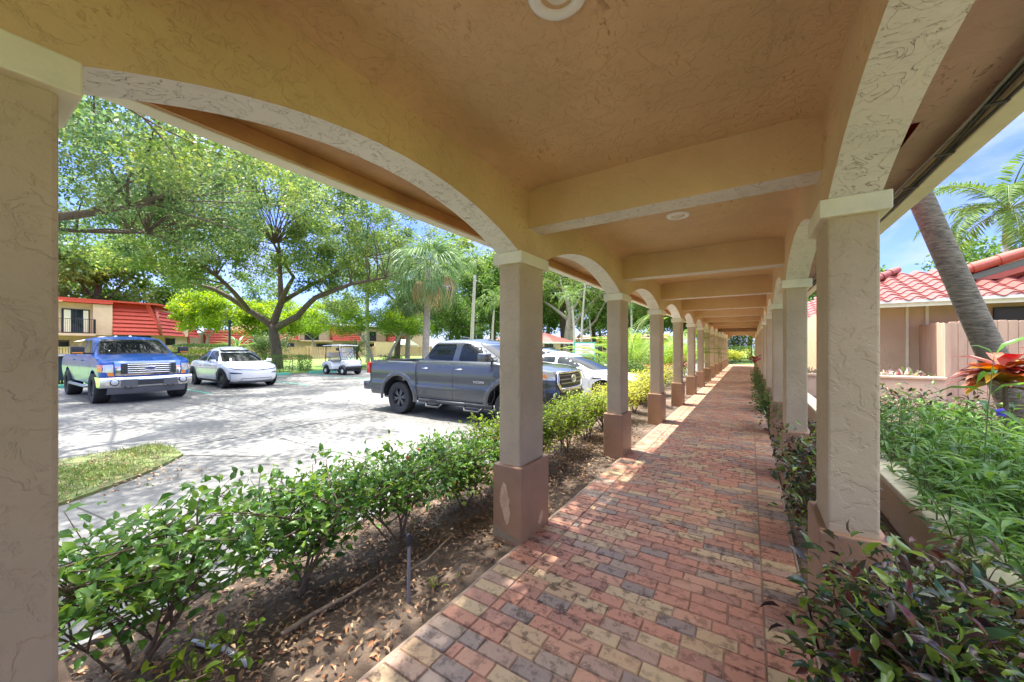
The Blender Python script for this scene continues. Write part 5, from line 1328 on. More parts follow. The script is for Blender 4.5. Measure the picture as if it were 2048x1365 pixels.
def ev_parts(t, h, g, W):
    for f, s in (('-y', -1), ('+y', 1)):
        seams(t, h, [[(-1.02, .96), (-.92, .60), (-.80, .34)], [(.12, .98), (.10, .34)], [(1.02, .95), (.98, .42), (.92, .34)]], f, .007)
        h.put('door_handle', M['dark'], t, [rect(-.72, -.55, .845, .865), rect(.3, .47, .86, .88)], f, .005)
        h.put('sill_trim', M['dark'], t, [rect(-1.0, 1.0, .225, .32)], f, .006)
        mirror_unit(t, 'side_mirror', (.92, s * .84, 1.06), s, wp, (.09, .17, .13), None, .10)
        for wx in (-1.445, 1.445):
            mb = MB(); n = 20; rows = []
            for rr, off in ((.405, .012), (.455, .006)):
                rows.append([(wx + math.cos(a) * rr, s * (h.y(wx + math.cos(a) * rr, max(.3, .36 + math.sin(a) * rr)) + off), .36 + math.sin(a) * rr) for a in [(-.15 + (math.pi + .3) * i / n) for i in range(n + 1)]])
            mb.grid(rows)
            mb.build('wheel_arch_trim', M['dark'], t, smooth=True)
    h.put('light_bar', mat('light_bar_lens', (.10, .14, .30), .1, coat=1), t, [[(-.70, .735), (0, .70), (.70, .735), (.84, .80), (.84, .83), (.70, .775), (0, .735), (-.70, .775), (-.84, .83), (-.84, .80)]], 'f', .008)
    for s in (1, -1):
        q = [(.50, .575), (.80, .58), (.86, .62), (.84, .64), (.56, .615)]; q = q if s > 0 else mirror(q)
        h.put('headlight', mat('dark_lamp_lens', (.03, .05, .12), .1, coat=1), t, [q], 'f', .008)
        q = [(.80, .34), (.83, .34), (.86, .58), (.82, .58)]; q = q if s > 0 else mirror(q)
        h.put('air_curtain', mat('pale_blue_grey', (.35, .42, .55), .4), t, [q], 'f', .007)
    h.put('lower_intake', M['dark'], t, [[(-.62, .27), (.62, .27), (.52, .40), (-.52, .40)]], 'f', .008)
    h.put('front_lip', mat('lower_grey_trim', (.13, .14, .16), .5), t, [rect(-.8, .8, .205, .262)], 'f', .012)
    g.put('roof_glass', M['glass'], t, [round_poly([(-.55, 1.42), (.55, 1.42), (.48, 1.585), (-.48, 1.585)], .05)], 'f', .007)
car('parked_car', 'white electric hatchback parked beside the blue pickup, facing the walkway', (-18.9, 7.0, -.12), wp,
    [(.22, .86, 2.22, -2.2), (.35, .925, 2.34, -2.32), (.55, .955, 2.36, -2.36), (.75, .955, 2.33, -2.36), (.88, .93, 2.24, -2.33), (1.0, .89, 2.05, -2.25), (1.1, .85, 1.8, -2.1)],
    [(-2.4, .98), (-2.0, 1.06), (-1.0, 1.03), (.9, .99), (1.3, .965), (1.8, .88), (2.15, .79), (2.36, .70)], .225,
    [(.96, .86, 1.42, -2.12), (1.08, .83, 1.22, -1.98), (1.25, .77, .95, -1.65), (1.42, .69, .60, -1.20), (1.54, .60, .25, -.80), (1.61, .48, -.05, -.45)], 1.615, [-1.445, 1.445], .36, 1,
    [(-1.35, 1.10), (-.28, 1.06), (-.24, 1.46), (-.62, 1.45), (-1.05, 1.33)], [(-.16, 1.06), (.80, 1.03), (.50, 1.30), (.18, 1.45), (-.13, 1.46)],
    [(-.74, 1.04), (.74, 1.04), (.60, 1.40), (-.60, 1.40)], ev_parts, .85, .7, 2.3, 2.4, (.75, .9), 10)

# ---- white saloon and a dark one behind it
def saloon_parts(pm):
    def f_(t, h, g, W):
        for f, s in (('-y', -1), ('+y', 1)):
            seams(t, h, [[(-1.05, .90), (-.95, .55), (-.82, .30)], [(.05, .93), (.03, .28)], [(1.0, .90), (1.0, .40), (.92, .28)]], f, .007)
            handle(t, h, -.72, .80, s, pm); handle(t, h, .28, .80, s, pm)
            mirror_unit(t, 'side_mirror', (.78, s * .80, 1.0), s, pm, (.09, .18, .12), None, .10)
            h.put('fender_vent', M['dark'], t, [[(1.08, .73), (1.34, .745), (1.36, .77), (1.08, .775)]], f, .006)
            h.put('sill_trim', M['dark'], t, [rect(-.95, .95, .19, .23)], f, .006)
            h.put('headlight_side', M['headlens'], t, [[(1.72, .62), (2.15, .58), (2.12, .68), (1.80, .73)]], f, .007)
        h.put('grille', M['dark'], t, [round_poly([(-.45, .52), (.45, .52), (.50, .64), (-.50, .64)], .04)], 'f', .008)
        h.put('lower_intake', M['dark'], t, [[(-.6, .25), (.6, .25), (.52, .40), (-.52, .40)]], 'f', .008)
        for s in (1, -1):
            q = [(.52, .58), (.80, .62), (.78, .72), (.54, .66)]; q = q if s > 0 else mirror(q)
            h.put('headlight', M['headlens'], t, [q], 'f', .008)
            q = [(.62, .28), (.80, .30), (.78, .42), (.66, .38)]; q = q if s > 0 else mirror(q)
            h.put('fog_surround', M['dark'], t, [q], 'f', .008)
    return f_
def saloon(label, loc, pm):
    return car('parked_car', label, loc, pm,
    [(.18, .83, 2.30, -2.25), (.32, .89, 2.42, -2.38), (.5, .915, 2.44, -2.42), (.68, .915, 2.40, -2.42), (.82, .89, 2.28, -2.40), (.92, .86, 2.1, -2.35), (1.02, .82, 1.8, -2.2)],
    [(-2.45, .88), (-2.0, .98), (-1.3, .97), (.8, .935), (1.2, .92), (1.8, .83), (2.2, .74), (2.45, .62)], .20,
    [(.90, .84, 1.45, -1.98), (1.0, .81, 1.22, -1.80), (1.15, .75, .90, -1.45), (1.30, .68, .50, -1.08), (1.41, .59, .12, -.72), (1.465, .47, -.15, -.45)], 1.465, [-1.40, 1.40], .335, 1,
    [(-1.12, 1.02), (-.16, .985), (-.14, 1.33), (-.50, 1.33), (-.85, 1.22)], [(-.06, .985), (.85, .96), (.52, 1.18), (.22, 1.32), (-.05, 1.335)],
    [(-.72, .97), (.72, .97), (.60, 1.33), (-.60, 1.33)], saloon_parts(pm), .8, .6, 2.3, 2.5, (.7, .7), 10, M['alloybright'])
wp2 = mat('plain_white_paint', (.80, .80, .79), .2, coat=1.0)
saloon('white saloon car with its nose behind the second left column', (-4.79, 10.8, -.12), wp2)
dp = mat('dark_navy_paint', (.02, .03, .055), .25, .3, coat=1.0)
saloon('dark car whose roof shows just over the white saloon', (-7.0, 14.3, -.02), dp)

# ---- golf cart
def golf_cart(loc):
    t = thing('golf_cart', 'white golf cart with canopy and beige seat at the lawn edge', 'golf cart', loc)
    gw = mat('cart_white', (.78, .79, .80), .25, coat=.6)
    mb = MB()
    mb.prism([(-1.20, .42), (-1.22, .62), (-1.0, .76), (-.62, .80), (-.30, .78), (-.10, .50), (-.08, .30), (-.42, .28), (-.50, .46), (-.66, .58), (-.86, .58), (-1.02, .46)], 'y', -.56, .56)
    mb.build('rear_body', gw, t, bevel=.04, seg=3, smooth=True, angle=40)
    mb = MB()
    mb.prism([(.52, .34), (.56, .62), (.66, .86), (.86, .88), (1.12, .80), (1.22, .62), (1.20, .44), (1.12, .44), (1.02, .54), (.86, .56), (.70, .46)], 'y', -.50, .50)
    mb.build('front_cowl', gw, t, bevel=.05, seg=3, smooth=True, angle=40)
    for s in (-1, 1):
        mb = MB(); n = 12
        rows = [[(.86 + math.cos(a) * rr, s * yy, .27 + math.sin(a) * rr) for a in [math.pi * (.05 + .9 * i / n) for i in range(n + 1)]] for rr, yy in ((.29, .40), (.30, .58), (.27, .60))]
        mb.grid(rows); mb.build('fender', M['dark'], t, smooth=True)
        mb = MB(); mb.lathe([(.0005, .03), (.06, .02), (.08, -.02)], 16, 'x', (1.19, s * .40, .68)); mb.build('headlight', M['headlens'], t, smooth=True)
        mb = MB(); mb.box(1.16, 1.2, s * .47 - .04, s * .47 + .04, .60, .66); mb.build('turn_lamp', M['amber'], t, bevel=.01)
        mb = MB(); mb.bar((.62, s * .46, .85), (.38, s * .50, 1.74), .035); mb.bar((-.95, s * .46, .75), (-.82, s * .50, 1.74), .035); mb.build('canopy_post', M['dark'], t)
        mirror_unit(t, 'side_mirror', (.46, s * .50, 1.50), s, M['dark'], (.03, .14, .16), None, .03)
        for x in (-.84, .86): wheel(t, x, s * .46, .235, .21, .125, 6, M['white'], s)
        mb = MB(); mb.tube([(-.38, s * .50, .80), (-.36, s * .52, 1.0), (-.62, s * .52, 1.02)], .02, 8); mb.build('arm_rest', M['dark'], t, smooth=True, fix=False)
    mb = MB(); mb.box(-1.1, 1.15, -.46, .46, .22, .32); mb.build('chassis', M['dark'], t, bevel=.02)
    mb = MB(); mb.prism([(1.14, .34), (1.26, .36), (1.27, .50), (1.18, .52)], 'y', -.50, .50); mb.build('front_bumper', M['dark'], t, bevel=.03)
    mb = MB(); mb.box(-.66, -.12, -.53, .53, .80, .92); mb.build('seat', M['fabric'], t, bevel=.045, seg=3, smooth=True, angle=40)
    mb = MB(); mb.prism([(-.74, .98), (-.60, .98), (-.66, 1.30), (-.78, 1.30)], 'y', -.53, .53); mb.build('backrest', M['fabric'], t, bevel=.045, seg=3, smooth=True, angle=40)
    mb = MB(); rows = []
    for i in range(7):
        x = -1.02 + 1.72 * i / 6
        rows.append([(x, y, 1.78 - .03 * (abs(y) / .6) ** 2 - .02 * abs(i - 3) / 3) for y in np.linspace(-.6, .6, 9)])
    mb.grid(rows); rows2 = [[(x, y, z - .05) for x, y, z in r_] for r_ in rows]; mb.grid(rows2)
    for a, b in ((rows[0], rows2[0]), (rows[-1], rows2[-1]), ([r_[0] for r_ in rows], [r_[0] for r_ in rows2]), ([r_[-1] for r_ in rows], [r_[-1] for r_ in rows2])): mb.grid([a, b])
    mb.build('canopy', M['white'], t, smooth=True, angle=40)
    mb = MB(); mb.quad((.63, -.47, .88), (.63, .47, .88), (.40, .50, 1.70), (.40, -.50, 1.70))
    cg, nt = newmat('clear_acrylic'); out = N(nt, 'ShaderNodeOutputMaterial'); a = N(nt, 'ShaderNodeBsdfTransparent'); b = N(nt, 'ShaderNodeBsdfGlossy', i_Roughness=.05); mx = N(nt, 'ShaderNodeMixShader'); mx.inputs[0].default_value = .22
    L(nt, a, 0, mx, 1); L(nt, b, 0, mx, 2); L(nt, mx, 0, out, 0)
    mb.build('windshield', cg, t, fix=False)
    mb = MB(); mb.bar((.53, -.48, 1.30), (.53, .48, 1.30), .025); mb.build('windshield_rail', M['steel'], t)
    mb = MB(); mb.tube([(.55, .25, .86), (.36, .25, 1.02)], .02, 8); mb.tube([(.33 + .02, .25 + .17 * math.cos(a), 1.04 + .15 * math.sin(a)) for a in [2 * math.pi * i / 16 for i in range(17)]], .014, 6); mb.build('steering_wheel', M['dark'], t, smooth=True, fix=False)
    return t
golf_cart((-20.75, 13.3, -.12))
# navy refuse bin behind the blue pickup
t = thing('refuse_bin', 'dark navy refuse bin standing behind the blue pickup', 'bin', (-25.6, 2.55, -.1))
mb = MB(); mb.prism([(-.5, .15), (.5, .15), (.6, 1.15), (-.6, 1.15)], 'y', -.55, .55); mb.build('bin_body', mat('navy_plastic', (.015, .03, .07), .5), t, bevel=.03)
mb = MB(); mb.prism([(-.64, 1.16), (.64, 1.16), (.6, 1.24), (-.5, 1.30)], 'y', -.6, .6); mb.build('lid', M['dark'], t, bevel=.02)
mb = MB()
for x in (-.4, .4):
    for y in (-.45, .45): mb.lathe([(.0005, -.03), (.08, -.03), (.08, .03), (.0005, .03)], 12, 'y', (x, y, .08))
mb.build('caster', M['black'], t)
# ------------------------------------------------------------------ buildings
def mansard(name, parent, p0, p1, z0, z1, inset, rows=8, out=.17, m=None):
    """stepped tile courses between two ground points, leaning back towards the left of p0->p1"""
    p0 = Vector(p0); p1 = Vector(p1); d = (p1 - p0).normalized(); nrm = Vector((d.y, -d.x))
    mb = MB()
    for i in range(rows):
        a, b = i / rows, (i + 1) / rows
        def P(p, t, o): q = p - nrm * (inset * t) + nrm * o; return q
        for (pa, pb) in ((p0, p1),):
            A = P(pa, a, out); B = P(pb, a, out); C_ = P(pb, b, 0.0); D_ = P(pa, b, 0.0)
            za, zb = z0 + (z1 - z0) * a, z0 + (z1 - z0) * b
            mb.add([(A.x, A.y, za), (B.x, B.y, za), (C_.x, C_.y, zb), (D_.x, D_.y, zb)], [(0, 1, 2, 3)])
            E_ = P(pa, a, -.02); F_ = P(pb, a, -.02)
            mb.add([(A.x, A.y, za), (E_.x, E_.y, za), (F_.x, F_.y, za), (B.x, B.y, za)], [(0, 1, 2, 3)])
    for p in (p0, p1):
        A = p + nrm * out; B = p - nrm * inset; C_ = p - nrm * (inset + .4)
        mb.add([(A.x, A.y, z0), (B.x, B.y, z1), (C_.x, C_.y, z1), (C_.x, C_.y, z0)], [(0, 1, 2, 3)])
    return mb.build(name, m or M['redtile'], parent)
def xwin(parent, x, y0, y1, z0, z1, name='window', mull=1, curtain=False, glass=None):
    """window facing +x: frame, pane"""
    mb = MB(); f = .06
    mb.box(x, x + .05, y0, y1, z0, z0 + f); mb.box(x, x + .05, y0, y1, z1 - f, z1)
    mb.box(x, x + .05, y0, y0 + f, z0 + f, z1 - f); mb.box(x, x + .05, y1 - f, y1, z0 + f, z1 - f)
    for i in range(1, mull + 1):
        yy = y0 + (y1 - y0) * i / (mull + 1); mb.box(x + .002, x + .048, yy - .03, yy + .03, z0 + f, z1 - f)
    o = mb.build(name, M['bronze'], parent)
    mb = MB(); mb.box(x + .01, x + .02, y0 + f, y1 - f, z0 + f, z1 - f); mb.build('pane', glass or M['glassblue'], o)
    return o
def railing(parent, p0, p1, z0, z1, step=.13, name='railing'):
    mb = MB(); p0 = Vector(p0); p1 = Vector(p1); L_ = (p1 - p0).length; n = int(L_ / step)
    mb.bar((*p0, z1), (*p1, z1), .05); mb.bar((*p0, z0 + .08), (*p1, z0 + .08), .04)
    for i in range(n + 1):
        p = p0 + (p1 - p0) * i / n; w_ = .06 if i in (0, n) or i == n // 2 else .02
        mb.bar((p.x, p.y, z0), (p.x, p.y, z1), w_, up=(1, 0, 0))
    return mb.build(name, M['bronze'], parent)

# red mansard block on the left
t = thing('apartment_building', 'two storey beige building with red mansard roof and balcony behind the blue pickup', 'building', (-58, 8, -.1))
def rel(mb): return mb
def at0(o, loc):  # children keep world coordinates
    o.location = (o.location[0] - loc[0], o.location[1] - loc[1], o.location[2] - loc[2])
def finish(t):
    l = t.location.copy()
    for ch in t.children: ch.location = ch.location - l
mb = MB(); mb.box(-72, -58.3, -14, 10.4, -.2, 6.05); mb.box(-72, -58.6, 10.4, 14.0, -.2, 2.95); mb.box(-72, -59.6, 10.4, 14.0, 2.95, 6.0)
mb.prism([(-58.6, 13.9), (-64.6, 18.6), (-70, 18.6), (-70, 10.4), (-59.6, 10.4), (-58.7, 12)], 'z', -.2, 6.0)
mb.build('wall', M['wall'], t)
mb = MB(); mb.box(-58.3, -57.75, 8.95, 10.35, 2.75, 6.02); mb.build('wing_wall', M['wallpink'], t, bevel=.01)
mansard('mansard_roof', t, (-57.6, 10.35), (-57.6, 14.2), 2.87, 6.35, .95, 8)
mansard('mansard_roof', t, (-57.6, 14.2), (-62.3, 17.6), 2.9, 6.4, .95, 8)
mansard('mansard_roof', t, (-63.35, 18.35), (-66, 20.2), 2.9, 6.4, .95, 8)
mb = MB(); mb.tube([(-57.5, 14.2, 2.85), (-58.45, 13.85, 6.45)], .16, 8); mb.build('hip_ridge', M['barrel'], t, smooth=True)
mb = MB(); mb.prism([(-62.1, 17.45), (-63.4, 18.4), (-64.4, 18.4), (-63.0, 16.9)], 'z', 2.9, 6.25); mb.build('dormer', M['wallpink'], t)
mb = MB(); mb.prism([(-62.3, 17.62), (-62.7, 17.92), (-62.73, 17.87), (-62.33, 17.57)], 'z', 4.2, 5.9); mb.build('dormer_window', M['glassblue'], t)
mb = MB(); mb.box(-58.7, -57.5, -14, 10.35, 6.08, 6.32); mb.prism([(-57.7, 10.35), (-57.7, 14.1), (-63, 17.9), (-66.5, 20.4), (-68, 19), (-59.5, 10.35)], 'z', 6.36, 6.52)
mb.box(-72, -57.6, -14, 10.35, 6.34, 6.5)
mb.build('roof_edge', M['redtile'], t)
xwin(t, -58.29, 6.9, 8.8, 2.95, 5.42, 'sliding_door', 1)
mb = MB(); mb.box(-58.27, -58.25, 7.05, 7.5, 3.05, 5.3); mb.box(-58.27, -58.25, 8.35, 8.7, 3.05, 5.3); mb.build('curtain', M['cream'], t)
mb = MB(); mb.box(-58.3, -56.9, 3.0, 9.0, 2.66, 2.9); mb.build('balcony', M['wallpink'], t)
railing(t, (-56.95, 3.0), (-56.95, 8.98), 2.9, 4.35); railing(t, (-56.95, 8.98), (-58.2, 8.98), 2.9, 4.35)
xwin(t, -58.28, 6.2, 7.4, .9, 2.2); xwin(t, -58.58, 10.6, 13.6, 1.9, 2.8, mull=2); xwin(t, -58.58, 14.6, 14.61, 1, 2)
mb = MB()
for y in (6.7, 3.2): mb.lathe([(.0005, -.06), (.16, -.05), (.2, 0)], 16, 'z', (-57.4, y, 6.08))
mb.build('porch_light', M['white'], t, smooth=True)
o = xwin(t, -60.3, 15.3, 16.2, 1.75, 2.6, mull=1)
finish(t)
# garden shed with a pitched lid
t = thing('garden_shed', 'low pinkish shed with a pitched lid in front of the red roofed building', 'shed', (-54, 8.6, -.1))
mb = MB(); mb.box(-55.2, -53, 7.6, 10.4, -.1, 2.05); mb.build('shed_wall', M['fencepink'], t)
mb = MB(); mb.prism([(7.3, 2.05), (10.7, 2.05), (9.0, 2.55)], 'x', -55.4, -52.8); mb.build('roof', mat('pale_shed_roof', (.55, .42, .38), .7), t)
finish(t)

# second block, behind the big tree
t = thing('apartment_building', 'beige building with red mansard and small balcony seen past the big tree trunk', 'building', (-78, 45, -.1))
mb = MB(); mb.box(-90, -77.8, 33, 75, -.2, 6.0); mb.build('wall', M['wall'], t)
mansard('mansard_roof', t, (-77, 33.5), (-77, 39.8), 3.0, 6.4, .9, 8)
mansard('mansard_roof', t, (-77, 47), (-77, 54), 3.0, 6.4, .9, 8)
mansard('mansard_roof', t, (-77, 62), (-77, 68), 3.0, 6.4, .9, 8)
mb = MB(); mb.box(-90, -76.9, 33, 75, 6.4, 6.7); mb.build('roof_edge', M['white'], t)
for a_, b_ in ((40, 46.8), (54.5, 61.5)):
    mb = MB(); mb.box(-77.8, -76.5, a_, b_, 2.7, 2.95); mb.build('balcony', M['wall'], t)
railing(t, (-76.55, 40), (-76.55, 46.8), 2.95, 4.3, .16); railing(t, (-76.55, 54.5), (-76.55, 61.5), 2.95, 4.3, .16)
for y in (41.5, 56): xwin(t, -77.79, y, y + 3, 3.0, 5.3, 'sliding_door')
for y in (36, 44, 50, 56, 63): xwin(t, -77.79, y, y + 3.4, .9, 2.3)
finish(t)
# low red-roofed wing between them
t = thing('bungalow', 'low building with red mansard roof glimpsed between the trees behind the white hatchback', 'building', (-80, 26, -.1))
mb = MB(); mb.box(-92, -79.6, 17.5, 33, -.2, 4.0); mb.build('wall', M['wallpink'], t)
mansard('mansard_roof', t, (-78.6, 18), (-78.6, 23), 1.95, 4.5, .7, 6); mansard('mansard_roof', t, (-78.6, 25.2), (-78.6, 32.5), 1.95, 4.6, .7, 6)
xwin(t, -79.5, 19, 22, 1.1, 1.9); xwin(t, -79.5, 26, 29, 1.1, 1.9)
finish(t)
# pinkish block further right behind palms
t = thing('apartment_building', 'pale building with a thin red roof edge far off among the palms', 'building', (-40, 80, -.1))
mb = MB(); mb.box(-60, -14, 82, 96, -.2, 3.9); mb.build('wall', M['wallpink'], t)
mansard('mansard_roof', t, (-60, 81.2), (-14, 81.2), 3.4, 4.2, .5, 2, .1, M['pinktile'])
for i in range(9):
    mb = MB(); mb.box(-58 + i * 5, -55.6 + i * 5, 81.9, 81.99, .9, 2.3); mb.build('window', M['glassblue'], t)
finish(t)

# board-on-board fence along the back of the lawn
def fence_run(label, x, y0, y1, z0, z1, m, board=.14, gap=.03):
    t = thing('board_fence', label, 'fence', (x, (y0 + y1) / 2, z0), 0, 'fence runs along the back of the lawn')
    mb = MB(); y = y0; i = 0
    while y < y1 - .01:
        o = .03 if i % 2 else -.02
        mb.box(x + o - .012, x + o + .012, y, y + board, z0, z1 - .09); y += board + gap; i += 1
    mb.build('board', m, t)
    mb = MB(); mb.box(x - .05, x + .06, y0, y1, z1 - .09, z1 - .02); mb.build('top_rail', m, t)
    for y in (y0, y1):
        mb = MB(); mb.box(x - .14, x + .14, y - .14, y + .14, z0, z1 + .12); mb.build('post', m, t)
    finish(t)
fence_run('tan board fence at far left, behind the blue pickup', -50, -2, 13.6, -.1, 1.55, M['fence'])
fence_run('tan board fence just behind the big tree trunk', -50, 18.6, 27, -.1, 1.55, M['fence'])
fence_run('tan board fence behind the white hatchback roof', -50.2, 13.9, 18.3, -.1, 1.5, M['fence'])
fence_run('pinkish board fence behind the golf cart', -50, 27.4, 37.5, -.1, 1.55, M['fencepink'])
fence_run('pinkish board fence left of the fan palm trunk', -50, 42.3, 50, -.1, 1.55, M['fencepink'])
t = thing('garden_wall', 'plain beige stucco wall between the two pinkish fences', 'wall', (-50, 40, -.1))
mb = MB(); mb.box(-50.2, -49.9, 37.7, 42.1, -.1, 2.3); mb.build('wall_panel', M['wallpink'], t); finish(t)
t = thing('patio_canopy', 'white pitched canopy rising over the pinkish fence', 'canopy', (-53, 48, -.1))
mb = MB(); mb.prism([(44.5, 1.9), (48.8, 1.9), (46.6, 2.9)], 'x', -55, -52); mb.build('canopy_roof', M['white'], t)
for x in (-54.9, -52.1):
    for y in (44.6, 48.7):
        mb = MB(); mb.bar((x, y, -.1), (x, y, 1.9), .1); mb.build('post', M['white'], t)
finish(t)

# pavilion with a hip roof
t = thing('pavilion', 'open pavilion with a red hip roof beyond the white saloon', 'pavilion', (-18.2, 34, -.1))
mb = MB(); a = 2.9; z0, z1 = 2.0, 3.0
c = (-18.4, 34.2)
mb.add([(c[0] - a, c[1] - a, z0), (c[0] + a, c[1] - a, z0), (c[0] + a, c[1] + a, z0), (c[0] - a, c[1] + a, z0), (c[0] - .5, c[1], z1), (c[0] + .5, c[1], z1)], [(0, 1, 5, 4), (1, 2, 5), (2, 3, 4, 5), (3, 0, 4), (0, 3, 2, 1)])
mb.build('roof', M['pinktile'], t)
mb = MB(); mb.box(c[0] - a - .03, c[0] + a + .03, c[1] - a - .03, c[1] + a + .03, 1.86, 1.995); mb.build('fascia', M['white'], t)
for sx in (-1, 1):
    for sy in (-1, 1):
        mb = MB(); mb.box(c[0] + sx * 2.4 - .09, c[0] + sx * 2.4 + .09, c[1] + sy * 2.4 - .09, c[1] + sy * 2.4 + .09, -.1, 1.86)
        mb.bar((c[0] + sx * 2.4, c[1] + sy * 2.4, 1.2), (c[0] + sx * 1.8, c[1] + sy * 2.4, 1.85), .1)
        mb.build('post', M['bronze'], t)
mb = MB(); mb.box(c[0] - 2.2, c[0] + .6, c[1] + 1.4, c[1] + 2.2, -.1, 1.5); mb.build('back_wall', mat('slate_blue_board', (.12, .16, .20), .7), t); finish(t)

# notice board on green posts
t = thing('notice_board', 'white notice board in a green frame beyond the white saloon', 'sign', (-9.0, 22.75, -.1), R(32))
mb = MB(); mb.box(-.62, .62, -.02, .02, 1.12, 1.86); mb.build('board_panel', M['white'], t)
mb = MB()
for x in (-.66, .66): mb.box(x - .04, x + .04, -.04, .04, 0, 1.95)
mb.box(-.62, .62, -.03, .03, 1.86, 1.93); mb.box(-.62, .62, -.03, .03, 1.05, 1.12); mb.build('sign_frame', M['green_paint'], t)
mb = MB()
for i in range(5):
    w_ = (.34, .46, .28, .40, .24)[i]; z = 1.73 - i * .12
    mb.box(-.05 - w_ / 2, .15 + w_ / 2, -.024, -.021, z - .02, z + .02)
mb.build('printed_lines', mat('faded_red_ink', (.55, .2, .12), .8), t)
def lamp_post(label, x, y, h, head=True):
    t = thing('lamp_post', label, 'lamp post', (x, y, -.1), 0, 'green posts on the lawn')
    mb = MB(); mb.lathe([(.10, 0), (.10, .15), (.07, .2), (.06, h)], 12); mb.build('post', M['pole_green'], t, smooth=True, angle=40)
    mb = MB(); mb.lathe([(.0005, h + .28), (.10, h + .25), (.13, h + .12), (.08, h), (.0005, h)], 12); mb.build('lamp_head', M['pole_green'], t, smooth=True)
    return t
lamp_post('thick dark green post standing behind the white hatchback', -28.3, 10.3, 3.1)
lamp_post('slim green post to the right of the notice board', -7.55, 21.3, 1.5)

# ------------------------------------------------------------------ house on the right
t = thing('house', 'beige house with a clay tile roof behind the board fence on the right', 'house', (6, 15, -.02))
mb = MB(); mb.box(1.9, 14, 14.4, 24, -.1, 2.62); mb.build('wall', M['wall'], t)
mb = MB(); mb.box(1.7, 14.2, 13.36, 13.42, 2.53, 2.66); mb.build('fascia', M['cream'], t)
mb = MB(); mb.box(1.7, 14.2, 13.30, 13.357, 2.63, 2.70); mb.build('drip_edge', M['white'], t)
mb = MB(); mb.box(1.72, 14.2, 13.42, 14.42, 2.60, 2.62); mb.build('soffit', M['wall'], t)
for x in (3.62, 4.0):
    mb = MB(); mb.box(x - .03, x + .03, 14.36, 14.4, 0, 2.6); mb.build('wall_batten', M['cream'], t)
mb = MB(); mb.box(5.15, 5.2, 14.34, 14.4, 2.05, 2.5); mb.box(6.5, 6.55, 14.34, 14.4, 2.05, 2.5); mb.box(5.2, 6.5, 14.34, 14.4, 2.46, 2.5); mb.box(5.2, 6.5, 14.34, 14.4, 2.05, 2.09); mb.box(5.72, 5.76, 14.345, 14.4, 2.09, 2.46)
wn = mb.build('window', M['bronze'], t)
mb = MB(); mb.box(5.2, 6.5, 14.37, 14.39, 2.09, 2.46); mb.build('pane', mat('olive_glass', (.07, .065, .03), .15, spec=.25), wn)
# tile courses: S-curved pans stepped up the slope
mb = MB(); pitch = .385; course = .34; sl = .36
for i in range(9):
    xl = 1.7 + i * .23; xr = 14.2
    y0 = 13.28 + i * course; z0 = 2.71 + i * course * sl + .035; y1 = y0 + course + .05; z1 = z0 + (course + .05) * sl - .035
    n = int((xr - xl) / pitch * 12); rows = [[], [], []]
    for j in range(n + 1):
        x = xl + (xr - xl) * j / n; ph = 2 * math.pi * x / pitch
        w_ = .042 * (math.sin(ph) + .22 * math.sin(2 * ph + .6))
        rows[0].append((x, y0, z0 + w_ - .03)); rows[1].append((x, y0, z0 + w_)); rows[2].append((x, y1, z1 + w_))
    mb.grid(rows[:2]); mb.grid(rows[1:])
mb.build('tile_roof', M['pinktile'], t, smooth=True, angle=50)
mb = MB()   # hip ridge on the left and the barrel-capped rake above
def barrels(p, q, n, r_):
    p = Vector(p); q = Vector(q)
    for i in range(n):
        a = p + (q - p) * (i / n); b = p + (q - p) * ((i + 1.08) / n)
        mb.tube([a, b], [r_ * 1.12, r_ * .92], 12)
barrels((1.7, 13.3, 2.78), (3.9, 16.4, 3.93), 8, .11)
mb.build('ridge_tiles', M['pinktile'], t, smooth=True, angle=50)
mb = MB(); A = Vector((4.45, 14.75, 3.42)); B = Vector((8.6, 14.75, 4.85)); barrels(A, B, 9, .13)
mb.build('rake_tiles', M['barrel'], t, smooth=True, angle=50)
mb = MB(); mb.prism([(A.x + .2, A.z - .10), (B.x, B.z - .13), (B.x, B.z - .34), (A.x + .55, A.z - .14)], 'y', 14.74, 14.78); mb.build('rake_board', M['greygreen'], t)
mb = MB(); mb.prism([(A.x + .5, A.z - .16), (B.x, B.z - .34), (B.x, B.z - .47), (A.x + .9, A.z - .17)], 'y', 14.70, 14.76); mb.build('rake_trim', M['barrel'], t)
mb = MB(); mb.prism([(A.x + .7, A.z - .2), (B.x, B.z - .4), (B.x, 3.0), (A.x + .7, 3.0)], 'y', 14.9, 15.0); mb.build('gable_wall', M['redtile'], t)
mb = MB(); mb.add([(A.x, 14.7, A.z - .05), (B.x, 14.7, B.z - .05), (B.x, 22, B.z - .05), (A.x, 22, A.z - .05)], [(0, 1, 2, 3)]); mb.build('upper_roof', M['pinktile'], t)
finish(t)
